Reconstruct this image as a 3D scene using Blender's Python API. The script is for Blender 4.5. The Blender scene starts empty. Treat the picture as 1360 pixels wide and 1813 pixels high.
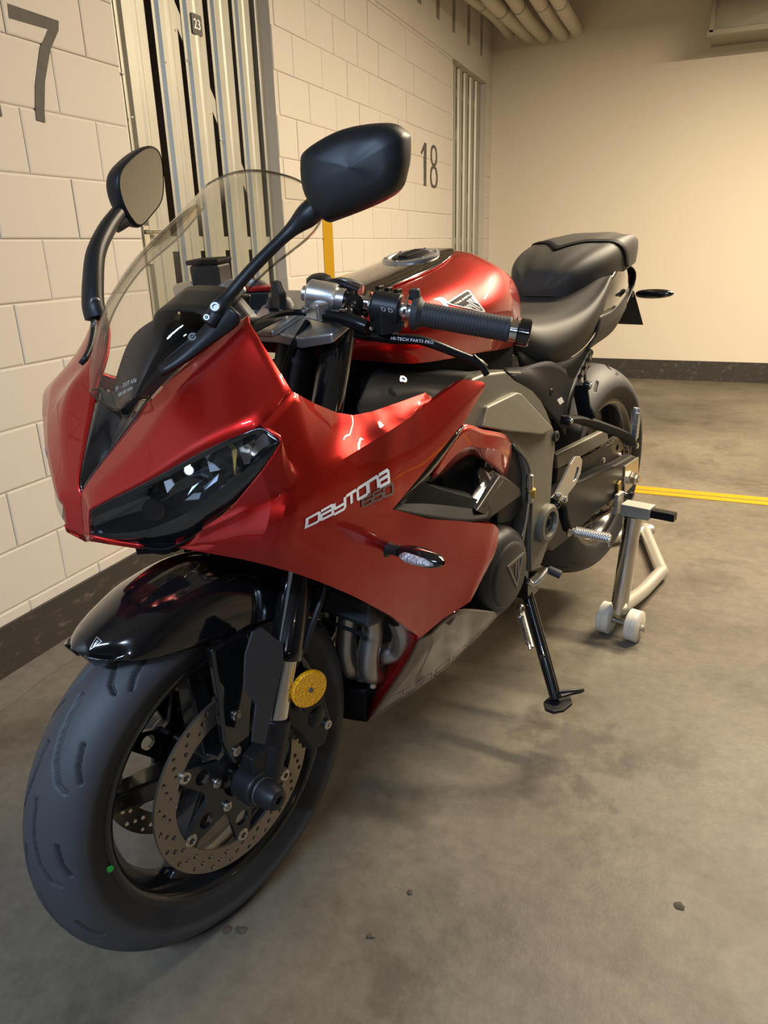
import bpy, bmesh, math, random
import numpy as np
from mathutils import Vector, Matrix
from mathutils.bvhtree import BVHTree

sc = bpy.context.scene
col = sc.collection
random.seed(7)

# ------------------------------------------------------------ camera
f_px, cam_yaw, cam_pitch, cam_roll, cam_h = 1290.148, 0.405723, 0.348303, 0.027516, 1.08279
def cam_matrix():
    fw = Vector((-math.sin(cam_yaw)*math.cos(cam_pitch), math.cos(cam_yaw)*math.cos(cam_pitch), -math.sin(cam_pitch)))
    r = fw.cross(Vector((0, 0, 1))).normalized(); d = fw.cross(r)
    c, s = math.cos(cam_roll), math.sin(cam_roll)
    r2 = c*r + s*d; d2 = -s*r + c*d
    m = Matrix((r2, -d2, -fw)).transposed().to_4x4()
    m.translation = Vector((0, 0, cam_h))
    return m
cd = bpy.data.cameras.new('camera')
cd.sensor_fit = 'VERTICAL'; cd.sensor_height = 36.0; cd.lens = 36.0*f_px/1813.0
cd.clip_start = 0.02
cam = bpy.data.objects.new('camera', cd); col.objects.link(cam)
cam.matrix_world = cam_matrix()
sc.camera = cam

# ------------------------------------------------------------ world, lights, exposure
w = bpy.data.worlds.new('world'); sc.world = w; w.use_nodes = True
w.node_tree.nodes['Background'].inputs[0].default_value = (1.0, 0.85, 0.66, 1)
w.node_tree.nodes['Background'].inputs[1].default_value = 0.02

def area(name, loc, sx, sy, power, color, rot=(0, 0, 0)):
    l = bpy.data.lights.new(name, 'AREA'); l.shape = 'RECTANGLE'; l.size = sx; l.size_y = sy
    l.energy = power; l.color = color
    o = bpy.data.objects.new(name, l); col.objects.link(o); o.location = loc; o.rotation_euler = rot
    return o
WARM = (1.0, 0.83, 0.60); COOL = (0.50, 0.70, 1.0)
LAMPS = [(0.62, 2.45), (-0.35, -1.7), (5.4, 2.35), (5.4, -3.4), (1.05, 4.05)]
LAMP_Z = 2.62
LAMP_P = [92, 118, 6, 8, 180]
LAMP_C = [WARM, COOL, WARM, WARM, WARM]
for (lx, ly), lp, lc_ in zip(LAMPS, LAMP_P, LAMP_C):
    area('ceiling_lamp_light', (lx, ly, LAMP_Z-0.062), 1.15, 0.10, lp, lc_)
# the small cool flash lamp of the phone that took the picture
fl = bpy.data.lights.new('phone_flash', 'POINT'); fl.energy = 3.5; fl.color = (0.62, 0.76, 1.0); fl.shadow_soft_size = 0.012
flo = bpy.data.objects.new('phone_flash', fl); col.objects.link(flo); flo.location = (-0.03, -0.01, cam_h+0.05)

sc.view_settings.view_transform = 'Standard'; sc.view_settings.look = 'None'
sc.view_settings.exposure = 0.22; sc.view_settings.gamma = 1.0; sc.view_settings.use_curve_mapping = False
sc.cycles.max_bounces = 10; sc.cycles.transparent_max_bounces = 16
sc.cycles.sample_clamp_indirect = 6.0

# ------------------------------------------------------------ materials
def mat(name, color, rough=0.5, metal=0.0, coat=0.0, coat_rough=0.03, spec=0.5, bump=None, var=None, emit=None, trans=0.0, coat_ior=1.5):
    m = bpy.data.materials.new(name); m.use_nodes = True
    nt = m.node_tree; b = nt.nodes['Principled BSDF']
    b.inputs['Base Color'].default_value = (*color, 1)
    b.inputs['Roughness'].default_value = rough
    b.inputs['Metallic'].default_value = metal
    b.inputs['Coat Weight'].default_value = coat
    b.inputs['Coat Roughness'].default_value = coat_rough
    b.inputs['Coat IOR'].default_value = coat_ior
    b.inputs['Specular IOR Level'].default_value = spec
    b.inputs['Transmission Weight'].default_value = trans
    if emit:
        b.inputs['Emission Color'].default_value = (*emit[0], 1); b.inputs['Emission Strength'].default_value = emit[1]
    if bump or var:
        tc = nt.nodes.new('ShaderNodeTexCoord')
        if var:   # (scale, amount)
            n = nt.nodes.new('ShaderNodeTexNoise'); n.inputs['Scale'].default_value = var[0]; n.inputs['Detail'].default_value = 5
            nt.links.new(tc.outputs['Object'], n.inputs['Vector'])
            r = nt.nodes.new('ShaderNodeMix'); r.data_type = 'RGBA'
            r.inputs[6].default_value = (*[c*(1-var[1]) for c in color], 1); r.inputs[7].default_value = (*[min(1, c*(1+var[1])) for c in color], 1)
            nt.links.new(n.outputs['Fac'], r.inputs[0]); nt.links.new(r.outputs[2], b.inputs['Base Color'])
        if bump:  # (scale, strength, distance)
            n = nt.nodes.new('ShaderNodeTexNoise'); n.inputs['Scale'].default_value = bump[0]; n.inputs['Detail'].default_value = 4
            nt.links.new(tc.outputs['Object'], n.inputs['Vector'])
            bp = nt.nodes.new('ShaderNodeBump'); bp.inputs['Strength'].default_value = bump[1]; bp.inputs['Distance'].default_value = bump[2]
            nt.links.new(n.outputs['Fac'], bp.inputs['Height']); nt.links.new(bp.outputs[0], b.inputs['Normal'])
    return m

M_wall = mat('cream wall paint', (0.565, 0.518, 0.455), 0.75, bump=(9, 0.35, 0.006), var=(3.0, 0.05))
M_back = mat('cream plaster', (0.68, 0.61, 0.495), 0.8, bump=(5, 0.25, 0.006), var=(1.2, 0.04))
M_ceil = mat('raw ceiling', (0.58, 0.53, 0.45), 0.85)
M_far = mat('dim far wall', (0.20, 0.18, 0.15), 0.85)  # dark base colour stands in for an unlit garage mirrored in the bike
M_number = mat('dark stencil paint', (0.075, 0.065, 0.055), 0.7, var=(40, 0.3))
M_yellow = mat('yellow line paint', (0.41, 0.225, 0.003), 0.65, spec=0.2, var=(30, 0.12))
M_galv = mat('galvanised steel', (0.44, 0.43, 0.375), 0.48, metal=0.65, var=(7, 0.14))
M_duct = mat('dull duct steel', (0.27, 0.245, 0.18), 0.5, metal=0.4, var=(3, 0.1))
M_pipe = mat('pipe wrap', (0.58, 0.53, 0.43), 0.5)
M_dark = mat('dark room', (0.45, 0.38, 0.32), 0.9)
M_red = mat('candy red paint', (0.47, 0.012, 0.009), 0.36, metal=0.85, coat=1.0, coat_rough=0.015, spec=0.3, coat_ior=1.42)
M_gloss = mat('gloss black', (0.006, 0.006, 0.007), 0.12, coat=1.0, coat_rough=0.02)
M_satin = mat('satin black plastic', (0.013, 0.013, 0.014), 0.42, spec=0.35)
M_matt = mat('matt black plastic', (0.007, 0.007, 0.008), 0.60, spec=0.12)
M_blackmetal = mat('black anodised metal', (0.008, 0.008, 0.009), 0.30, coat=0.15, coat_rough=0.2, spec=0.2)
M_tyre = mat('tyre rubber', (0.048, 0.047, 0.050), 0.58, bump=(160, 0.15, 0.001))
def tread(m):      # grooves coloured darker than the scuffed tread: unworn rubber plus painted-in depth shade
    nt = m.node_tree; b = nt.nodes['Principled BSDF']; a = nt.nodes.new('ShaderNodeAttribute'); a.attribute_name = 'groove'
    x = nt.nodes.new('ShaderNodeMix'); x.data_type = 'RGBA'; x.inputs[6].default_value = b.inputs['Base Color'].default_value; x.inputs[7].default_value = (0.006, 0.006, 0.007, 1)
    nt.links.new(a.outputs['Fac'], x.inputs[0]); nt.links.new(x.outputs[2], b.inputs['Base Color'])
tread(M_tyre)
M_rim = mat('black rim paint', (0.010, 0.010, 0.011), 0.25, coat=0.6, coat_rough=0.08)
M_disc = mat('brake disc steel', (0.34, 0.29, 0.23), 0.34, metal=0.9, var=(25, 0.12))
M_steel = mat('bright steel', (0.62, 0.60, 0.56), 0.25, metal=1.0)
M_chrome = mat('polished chrome', (0.75, 0.74, 0.72), 0.10, metal=1.0)
M_alu = mat('silver aluminium', (0.66, 0.66, 0.66), 0.33, metal=0.9)
M_darkalu = mat('grey forged metal', (0.20, 0.20, 0.20), 0.4, metal=0.8)
M_frame = mat('warm grey frame paint', (0.155, 0.146, 0.118), 0.42, metal=0.35)
M_engine = mat('engine graphite paint', (0.040, 0.040, 0.042), 0.42, metal=0.3)
M_header = mat('exhaust steel', (0.48, 0.46, 0.43), 0.35, metal=0.95, var=(9, 0.25))
M_seat = mat('seat vinyl', (0.046, 0.043, 0.038), 0.55, spec=0.32, bump=(500, 0.12, 0.0006))
M_grip = mat('grip rubber', (0.030, 0.031, 0.034), 0.62)
M_mirror = mat('mirror glass', (0.80, 0.80, 0.80), 0.01, metal=1.0)
M_white = mat('white decal', (0.85, 0.85, 0.86), 0.4)
M_greydecal = mat('grey decal', (0.16, 0.11, 0.09), 0.4)
M_green = mat('green paint dot', (0.02, 0.30, 0.03), 0.5)
M_chain = mat('chain steel', (0.16, 0.14, 0.11), 0.4, metal=0.8)
M_goldpaint = mat('gold anodised', (0.45, 0.33, 0.10), 0.35, metal=0.9)
M_roller = mat('worn nylon roller', (0.62, 0.57, 0.48), 0.6, var=(30, 0.2))
M_redano = mat('red anodised', (0.42, 0.015, 0.012), 0.3, metal=0.6)
M_lens = mat('indicator lens', (0.75, 0.78, 0.80), 0.12, metal=0.75, bump=(260, 1.0, 0.004))
M_led_glint = mat('led', (0.9, 0.95, 1.0), 0.3, emit=((0.75, 0.86, 1.0), 60.0))  # emission stands in for the phone flash glinting in the headlight
M_facet = mat('headlight reflector', (0.70, 0.77, 0.85), 0.40, metal=0.7)
M_tan = mat('fork slider', (0.36, 0.28, 0.16), 0.35, metal=0.8)
M_stand = mat('worn silver tube', (0.55, 0.53, 0.47), 0.38, metal=0.7)
M_intake = mat('intake black', (0.005, 0.005, 0.006), 0.22, spec=0.3)
M_engine_d = mat('dark swingarm paint', (0.022, 0.021, 0.020), 0.38, spec=0.3)
M_leaf = mat('dry leaf', (0.06, 0.045, 0.03), 0.8)

def glass_mat(name, tint, fac_scale=1.0, rough=0.0):
    m = bpy.data.materials.new(name); m.use_nodes = True; nt = m.node_tree
    nt.nodes.clear(); out = nt.nodes.new('ShaderNodeOutputMaterial')
    t = nt.nodes.new('ShaderNodeBsdfTransparent'); t.inputs[0].default_value = (*tint, 1)
    g = nt.nodes.new('ShaderNodeBsdfGlossy'); g.inputs['Roughness'].default_value = rough
    lw = nt.nodes.new('ShaderNodeLayerWeight'); lw.inputs[0].default_value = 0.5
    pw = nt.nodes.new('ShaderNodeMath'); pw.operation = 'POWER'; nt.links.new(lw.outputs['Facing'], pw.inputs[0]); pw.inputs[1].default_value = 4.0
    f = nt.nodes.new('ShaderNodeMath'); f.operation = 'MULTIPLY_ADD'; nt.links.new(pw.outputs[0], f.inputs[0]); f.inputs[1].default_value = 0.85*fac_scale; f.inputs[2].default_value = 0.035
    mx = nt.nodes.new('ShaderNodeMixShader')
    nt.links.new(f.outputs[0], mx.inputs[0]); nt.links.new(t.outputs[0], mx.inputs[1]); nt.links.new(g.outputs[0], mx.inputs[2])
    nt.links.new(mx.outputs[0], out.inputs[0]); return m
M_screen = glass_mat('clear screen', (0.95, 0.95, 0.93))
M_hlens = glass_mat('headlight lens', (0.88, 0.89, 0.92), 0.3)

def reflector_mat():
    m = mat('amber reflector', (0.95, 0.36, 0.01), 0.25, coat=0.6, emit=None)
    nt = m.node_tree; b = nt.nodes['Principled BSDF']; tc = nt.nodes.new('ShaderNodeTexCoord')
    v = nt.nodes.new('ShaderNodeTexVoronoi'); v.inputs['Scale'].default_value = 320
    nt.links.new(tc.outputs['Object'], v.inputs['Vector'])
    r = nt.nodes.new('ShaderNodeValToRGB'); r.color_ramp.elements[0].color = (1.0, 0.58, 0.02, 1); r.color_ramp.elements[1].color = (0.95, 0.33, 0.0, 1)  # amber set brighter in place of flash light thrown back
    r.color_ramp.elements[1].position = 0.7
    nt.links.new(v.outputs['Distance'], r.inputs[0]); nt.links.new(r.outputs[0], b.inputs['Base Color'])
    bp = nt.nodes.new('ShaderNodeBump'); bp.inputs['Strength'].default_value = 0.8; bp.inputs['Distance'].default_value = 0.002
    nt.links.new(v.outputs['Distance'], bp.inputs['Height']); nt.links.new(bp.outputs[0], b.inputs['Normal'])
    return m
M_amber = reflector_mat()

def floor_mat():
    m = bpy.data.materials.new('worn concrete floor'); m.use_nodes = True; nt = m.node_tree; b = nt.nodes['Principled BSDF']
    N = nt.nodes.new; Lk = nt.links.new
    tc = N('ShaderNodeTexCoord')
    def noise(scale, detail=6, rough=0.6, dist=0.0):
        n = N('ShaderNodeTexNoise'); n.inputs['Scale'].default_value = scale; n.inputs['Detail'].default_value = detail
        n.inputs['Roughness'].default_value = rough; n.inputs['Distortion'].default_value = dist
        Lk(tc.outputs['Object'], n.inputs['Vector']); return n.outputs['Fac']
    def ramp(src, *stops):
        r = N('ShaderNodeValToRGB'); e = r.color_ramp.elements
        while len(e) < len(stops): e.new(0.5)
        for el, (p_, c) in zip(e, stops): el.position = p_; el.color = (*c, 1) if len(c) == 3 else c
        Lk(src, r.inputs[0]); return r.outputs[0]
    def mix(f, a, c, mode='MIX'):
        x = N('ShaderNodeMix'); x.data_type = 'RGBA'; x.blend_type = mode
        for sock, v in ((0, f), (6, a), (7, c)):
            if isinstance(v, (int, float)): x.inputs[sock].default_value = v
            elif isinstance(v, tuple): x.inputs[sock].default_value = (*v, 1)
            else: Lk(v, x.inputs[sock])
        return x.outputs[2]
    base = ramp(noise(1.1, 6, 0.55, 0.4), (0.32, (0.078, 0.066, 0.049)), (0.50, (0.124, 0.106, 0.078)), (0.66, (0.162, 0.140, 0.104)))
    fine = ramp(noise(28, 9, 0.75), (0.3, (0.78, 0.78, 0.78)), (0.7, (1.20, 1.20, 1.20)))
    c = mix(1.0, base, fine, 'MULTIPLY')
    blot = ramp(noise(3.2, 8, 0.66, 0.25), (0.50, (0, 0, 0)), (0.70, (1, 1, 1)))
    c = mix(blot, c, mix(1.0, c, (0.58, 0.56, 0.54), 'MULTIPLY'))
    pale = ramp(noise(9, 9, 0.75, 0.3), (0.63, (0, 0, 0)), (0.72, (1, 1, 1)))
    c = mix(pale, c, mix(1.0, c, (1.35, 1.33, 1.28), 'MULTIPLY'))
    speck = ramp(noise(120, 3, 0.6), (0.74, (0, 0, 0)), (0.78, (1, 1, 1)))
    c = mix(speck, c, (0.07, 0.06, 0.05))
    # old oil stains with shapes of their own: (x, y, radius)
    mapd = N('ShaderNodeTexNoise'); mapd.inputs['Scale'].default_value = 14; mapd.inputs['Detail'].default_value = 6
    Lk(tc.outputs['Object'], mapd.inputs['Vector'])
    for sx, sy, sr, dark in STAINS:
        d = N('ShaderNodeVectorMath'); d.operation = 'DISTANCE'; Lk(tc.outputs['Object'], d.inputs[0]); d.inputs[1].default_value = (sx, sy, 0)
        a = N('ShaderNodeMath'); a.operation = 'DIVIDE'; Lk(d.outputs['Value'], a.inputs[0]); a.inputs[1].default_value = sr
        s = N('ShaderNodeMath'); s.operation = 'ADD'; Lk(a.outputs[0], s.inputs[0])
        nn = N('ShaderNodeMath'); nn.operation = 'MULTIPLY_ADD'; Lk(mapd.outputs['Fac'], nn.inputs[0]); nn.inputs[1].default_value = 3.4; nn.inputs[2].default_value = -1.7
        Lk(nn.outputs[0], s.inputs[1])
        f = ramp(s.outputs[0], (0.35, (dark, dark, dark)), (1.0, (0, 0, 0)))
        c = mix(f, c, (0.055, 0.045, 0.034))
    Lk(c, b.inputs['Base Color'])
    rr = ramp(noise(2.5, 5, 0.6), (0.35, (0.42, 0.42, 0.42)), (0.7, (0.62, 0.62, 0.62)))
    Lk(rr, b.inputs['Roughness']); b.inputs['Specular IOR Level'].default_value = 0.3
    bp = N('ShaderNodeBump'); bp.inputs['Strength'].default_value = 0.25; bp.inputs['Distance'].default_value = 0.004
    Lk(noise(60, 6, 0.7), bp.inputs['Height']); Lk(bp.outputs[0], b.inputs['Normal'])
    return m
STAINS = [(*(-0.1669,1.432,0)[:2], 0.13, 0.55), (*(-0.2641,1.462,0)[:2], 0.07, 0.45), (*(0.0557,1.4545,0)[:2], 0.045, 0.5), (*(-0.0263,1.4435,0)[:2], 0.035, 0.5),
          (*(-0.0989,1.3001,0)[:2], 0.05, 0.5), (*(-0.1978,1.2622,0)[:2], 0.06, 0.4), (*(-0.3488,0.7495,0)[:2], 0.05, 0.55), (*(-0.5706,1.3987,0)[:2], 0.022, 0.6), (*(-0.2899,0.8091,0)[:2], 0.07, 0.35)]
M_floor = floor_mat()

def skirt_mat():
    m = mat('worn black skirting', (0.035, 0.030, 0.026), 0.6)
    nt = m.node_tree; b = nt.nodes['Principled BSDF']; tc = nt.nodes.new('ShaderNodeTexCoord')
    n = nt.nodes.new('ShaderNodeTexNoise'); n.inputs['Scale'].default_value = 26; n.inputs['Detail'].default_value = 9; n.inputs['Roughness'].default_value = 0.72
    mp = nt.nodes.new('ShaderNodeMapping'); mp.inputs['Scale'].default_value = (1, 0.45, 1.4)
    nt.links.new(tc.outputs['Object'], mp.inputs[0]); nt.links.new(mp.outputs[0], n.inputs['Vector'])
    r = nt.nodes.new('ShaderNodeValToRGB'); e = r.color_ramp.elements
    e[0].position = 0.55; e[0].color = (0.032, 0.027, 0.022, 1); e[1].position = 0.78; e[1].color = (0.17, 0.14, 0.11, 1)
    nt.links.new(n.outputs['Fac'], r.inputs[0]); nt.links.new(r.outputs[0], b.inputs['Base Color']); return m
M_skirt = skirt_mat()

# ------------------------------------------------------------ mesh helpers
def V(*a): return Vector(a)
def mk(name, verts, faces, m, parent=None, smooth=True, angle=38, bevel=0.0, solid=0.0, seg=2, sub=0, soff=0.0):
    me = bpy.data.meshes.new(name)
    me.from_pydata([tuple(v) for v in verts], [], faces); me.update()
    bm = bmesh.new(); bm.from_mesh(me); bmesh.ops.recalc_face_normals(bm, faces=bm.faces); bm.to_mesh(me); bm.free()
    if smooth:
        me.polygons.foreach_set('use_smooth', [True]*len(me.polygons))
        if angle: me.set_sharp_from_angle(angle=math.radians(angle))
    me.materials.append(m)
    o = bpy.data.objects.new(name, me); col.objects.link(o)
    if parent is not None: o.parent = parent
    if sub:
        s = o.modifiers.new('s', 'SUBSURF'); s.levels = sub; s.render_levels = sub
    if solid:
        s = o.modifiers.new('t', 'SOLIDIFY'); s.thickness = solid; s.offset = soff
    if bevel:
        b = o.modifiers.new('b', 'BEVEL'); b.width = bevel; b.segments = seg; b.limit_method = 'ANGLE'; b.angle_limit = math.radians(30)
        b.harden_normals = True
    return o

class MB:                       # collects several shapes into ONE mesh
    def __init__(s): s.v = []; s.f = []
    def add(s, vf, M=None):
        n = len(s.v); v, f = vf
        s.v += [Vector(x) if M is None else M @ Vector(x) for x in v]; s.f += [tuple(i+n for i in q) for q in f]; return s
    def build(s, name, m, parent=None, **k): return mk(name, s.v, s.f, m, parent, **k)

def cr(P, n, closed=False):
    P = [Vector(p_) for p_ in P]; N = len(P); out = []
    if N == 2:
        return [P[0].lerp(P[1], i/n) for i in range(n+1)]
    for i in range(N if closed else N-1):
        if closed: a, b, c, d = P[(i-1) % N], P[i], P[(i+1) % N], P[(i+2) % N]
        else:
            b, c = P[i], P[i+1]
            a = P[i-1] if i > 0 else b*2-c
            d = P[i+2] if i+2 < N else c*2-b
        for k in range(n):
            t = k/n; t2 = t*t; t3 = t2*t
            out.append(0.5*((2*b)+(c-a)*t+(2*a-5*b+4*c-d)*t2+(3*b-a-3*c+d)*t3))
    if not closed: out.append(P[-1])
    return out

def g_box(c, s, R=None):
    x, y, z = (k/2 for k in s)
    v = [Vector((i*x, j*y, k*z)) for i in (-1, 1) for j in (-1, 1) for k in (-1, 1)]
    if R is not None: v = [R @ q for q in v]
    v = [q+Vector(c) for q in v]
    return v, [(0, 1, 3, 2), (4, 6, 7, 5), (0, 4, 5, 1), (2, 3, 7, 6), (0, 2, 6, 4), (1, 5, 7, 3)]

def g_tube(P, r, seg=14, cap=True, closed=False, flat=1.0, up=None):
    P = [Vector(p_) for p_ in P]; n = len(P)
    rs = r if isinstance(r, (list, tuple)) else [r]*n
    v = []; f = []
    t0 = (P[1]-P[0]).normalized()
    ref = Vector(up) if up is not None else (Vector((0, 0, 1)) if abs(t0.z) < 0.9 else Vector((1, 0, 0)))
    nrm = (ref-t0*ref.dot(t0)).normalized()
    for i in range(n):
        if closed: t = (P[(i+1) % n]-P[i-1]).normalized()
        else: t = (P[min(i+1, n-1)]-P[max(i-1, 0)]).normalized()
        nrm = (nrm-t*nrm.dot(t))
        nrm = nrm.normalized() if nrm.length > 1e-6 else t.orthogonal().normalized()
        b = t.cross(nrm)
        for k in range(seg):
            a = 2*math.pi*k/seg
            v.append(P[i]+nrm*(math.cos(a)*rs[i]*flat)+b*(math.sin(a)*rs[i]))
    for i in range(n if closed else n-1):
        for k in range(seg):
            a, b2 = i*seg+k, i*seg+(k+1) % seg
            c, d = ((i+1) % n)*seg+k, ((i+1) % n)*seg+(k+1) % seg
            f.append((a, b2, d, c))
    if cap and not closed:
        f.append(tuple(range(seg-1, -1, -1))); f.append(tuple((n-1)*seg+k for k in range(seg)))
    return v, f

def basis(axis):
    a = Vector(axis).normalized()
    u = Vector((0, 0, 1)) if abs(a.z) < 0.9 else Vector((1, 0, 0))
    u = (u-a*u.dot(a)).normalized(); return a, u, a.cross(u)

def g_lathe(o, axis, prof, seg=32):      # prof: (distance along axis, radius)
    o = Vector(o); a, u, w_ = basis(axis); v = []; f = []
    for (h, r) in prof:
        for k in range(seg):
            t = 2*math.pi*k/seg
            v.append(o+a*h+(u*math.cos(t)+w_*math.sin(t))*max(r, 1e-5))
    for i in range(len(prof)-1):
        for k in range(seg):
            f.append((i*seg+k, i*seg+(k+1) % seg, (i+1)*seg+(k+1) % seg, (i+1)*seg+k))
    ring = (abs(prof[0][0]-prof[-1][0])+abs(prof[0][1]-prof[-1][1])) < 1e-7
    if ring: return v, f
    if prof[0][1] > 2e-5: f.append(tuple(range(seg)))
    if prof[-1][1] > 2e-5: f.append(tuple((len(prof)-1)*seg+k for k in range(seg)))
    return v, f

def g_cyl(a, b, r, seg=20, ch=0.0, r2=None):
    a = Vector(a); b = Vector(b); L_ = (b-a).length; r2 = r if r2 is None else r2
    if ch: prof = [(0, r-ch), (ch, r), (L_-ch, r2), (L_, r2-ch)]
    else: prof = [(0, r), (L_, r2)]
    return g_lathe(a, b-a, prof, seg)

def g_prism(outline, fn, d0, d1):       # outline (u, v) -> fn(u, v, d)
    n = len(outline)
    v = [fn(u, q, d0) for u, q in outline]+[fn(u, q, d1) for u, q in outline]
    f = [tuple(range(n))[::-1], tuple(range(n, 2*n))]+[(i, (i+1) % n, n+(i+1) % n, n+i) for i in range(n)]
    return v, f

def g_plate(loops, fn, d0, d1, res=1):   # outline + holes, filled, extruded; loops of (u, v)
    cu = bpy.data.curves.new('tmp', 'CURVE'); cu.dimensions = '2D'; cu.fill_mode = 'BOTH'; cu.extrude = 0.5
    for lp in loops:
        s = cu.splines.new('POLY'); s.points.add(len(lp)-1); s.use_cyclic_u = True
        for q, (u, t) in zip(s.points, lp): q.co = (u, t, 0, 1)
    o = bpy.data.objects.new('tmp', cu); col.objects.link(o)
    me = bpy.data.meshes.new_from_object(o)
    v = [fn(q.co.x, q.co.y, d0+(q.co.z+0.5)*(d1-d0)) for q in me.vertices]
    f = [tuple(p_.vertices) for p_ in me.polygons]
    bpy.data.objects.remove(o); bpy.data.meshes.remove(me); bpy.data.curves.remove(cu)
    # weld the caps to the rim
    bm = bmesh.new(); vs = [bm.verts.new(x) for x in v]
    for q in f:
        try: bm.faces.new([vs[i] for i in q])
        except ValueError: pass
    bmesh.ops.remove_doubles(bm, verts=bm.verts, dist=1e-5)
    bm.verts.index_update(); v = [x.co.copy() for x in bm.verts]; f = [tuple(y.index for y in x.verts) for x in bm.faces]; bm.free()
    return v, f

def circ(cx, cy, r, n=16, ph=0.0): return [(cx+r*math.cos(ph+2*math.pi*k/n), cy+r*math.sin(ph+2*math.pi*k/n)) for k in range(n)]

def g_text(s, size=1.0, shear=0.0, spacing=1.0, bold=0.0):
    cu = bpy.data.curves.new('tmp', 'FONT'); cu.body = s; cu.size = size; cu.shear = shear; cu.space_character = spacing
    cu.align_x = 'CENTER'; cu.align_y = 'CENTER'; cu.fill_mode = 'FRONT'; cu.offset = bold; cu.resolution_u = 3
    o = bpy.data.objects.new('tmp', cu); col.objects.link(o)
    me = bpy.data.meshes.new_from_object(o)
    v = [q.co.copy() for q in me.vertices]; f = [tuple(p_.vertices) for p_ in me.polygons]
    bpy.data.objects.remove(o); bpy.data.meshes.remove(me); bpy.data.curves.remove(cu)
    return v, f

def lin(P, n):
    P = [Vector(q) for q in P]; o = []
    for a, c in zip(P[:-1], P[1:]): o += [a.lerp(c, k/n) for k in range(n)]
    return o+[P[-1]]
def surf_grid(rows, nu=6, nv=5, lin_v=False, closed_u=False, lin_u=False):
    R = [lin(r, nu) if lin_u else cr(r, nu, closed_u) for r in rows]
    nC = len(R[0]); cols = []
    for j in range(nC):
        c = [r[j] for r in R]
        if lin_v:
            o = []
            for i in range(len(c)-1): o += [c[i].lerp(c[i+1], k/nv) for k in range(nv)]
            cols.append(o+[c[-1]])
        else: cols.append(cr(c, nv))
    nR = len(cols[0])
    return [[cols[j][i] for j in range(nC)] for i in range(nR)]

def g_surf(rows, nu=6, nv=5, lin_v=False, closed_u=False, lin_u=False):
    G = surf_grid(rows, nu, nv, lin_v, closed_u, lin_u); nR, nC = len(G), len(G[0])
    v = [q for r in G for q in r]; f = []
    for i in range(nR-1):
        for j in range(nC if closed_u else nC-1):
            f.append((i*nC+j, i*nC+(j+1) % nC, (i+1)*nC+(j+1) % nC, (i+1)*nC+j))
    return v, f

def mir(vf): return [Vector((q[0], -q[1], q[2])) for q in vf[0]], [tuple(reversed(q)) for q in vf[1]]
def both(name, vf, m, parent, **k):
    a = mk(name, vf[0], vf[1], m, parent, **k); v, f = mir(vf)
    b = mk(name, v, f, m, parent, **k); return a, b

def drape(vf, target, d, off=0.0012, step=0.004):
    """lay flat artwork (already near the surface) onto the object's skin along direction d"""
    bm = bmesh.new(); vs = [bm.verts.new(x) for x in vf[0]]
    for q in vf[1]:
        try: bm.faces.new([vs[i] for i in q])
        except ValueError: pass
    bmesh.ops.triangulate(bm, faces=bm.faces)
    for _ in range(4):
        es = [e for e in bm.edges if e.calc_length() > step]
        if not es: break
        bmesh.ops.subdivide_edges(bm, edges=es, cuts=1); bmesh.ops.triangulate(bm, faces=bm.faces)
    tv = [q.co.copy() for q in target.data.vertices]; tf = [tuple(p_.vertices) for p_ in target.data.polygons]
    tree = BVHTree.FromPolygons(tv, tf); d = Vector(d).normalized()
    for x in bm.verts:
        h = tree.ray_cast(x.co-d*0.15, d)
        if h[0] is not None: x.co = h[0]-d*off
        else:
            h = tree.find_nearest(x.co); x.co = h[0]-d*off
    bm.verts.index_update(); v = [x.co.copy() for x in bm.verts]; f = [tuple(y.index for y in x.verts) for x in bm.faces]; bm.free()
    return v, f

def empty(name, loc=(0, 0, 0), rotz=0.0):
    o = bpy.data.objects.new(name, None); o.empty_display_size = 0.1; col.objects.link(o); o.location = loc; o.rotation_euler = (0, 0, rotz); return o
def tag(o, label, cat, group=None):
    o['label'] = label; o['category'] = cat
    if group: o['group'] = group
    return o
def struct(o): o['kind'] = 'structure'; return o

def midrow(A, B, t=0.5, off=(0, 0, 0)):
    return [Vector(a).lerp(Vector(b_), t)+Vector(off) for a, b_ in zip(A, B)]

def g_grid(G):
    nR, nC = len(G), len(G[0])
    return [q for r in G for q in r], [(i*nC+j, i*nC+j+1, (i+1)*nC+j+1, (i+1)*nC+j) for i in range(nR-1) for j in range(nC-1)]
def cr_at(P, u):
    P = [Vector(q) for q in P]; i = min(int(u), len(P)-2); t = u-i
    b, c = P[i], P[i+1]; a = P[i-1] if i > 0 else b*2-c; d = P[i+2] if i+2 < len(P) else c*2-b
    return 0.5*((2*b)+(c-a)*t+(2*a-5*b+4*c-d)*t*t+(3*b-a-3*c+d)*t*t*t)

# ============================================================ THE ROOM
WA = math.radians(0.8)
def wl(s, z, off=0.0):          # a point on (or off) the left wall: s along it, z up, off into the room
    return Vector((-1.657-math.sin(WA)*(s-1.2)+math.cos(WA)*off, 1.2+math.cos(WA)*(s-1.2)+math.sin(WA)*off, z))
YB = 6.45; XR = 8.5; YF = -7.5; ZC = 2.85
def g_wbox(s0, s1, z0, z1, o0, o1):
    v = [wl(s, z, o) for s in (s0, s1) for o in (o0, o1) for z in (z0, z1)]
    return v, [(0, 1, 3, 2), (4, 6, 7, 5), (0, 4, 5, 1), (2, 3, 7, 6), (0, 2, 6, 4), (1, 5, 7, 3)]

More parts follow.
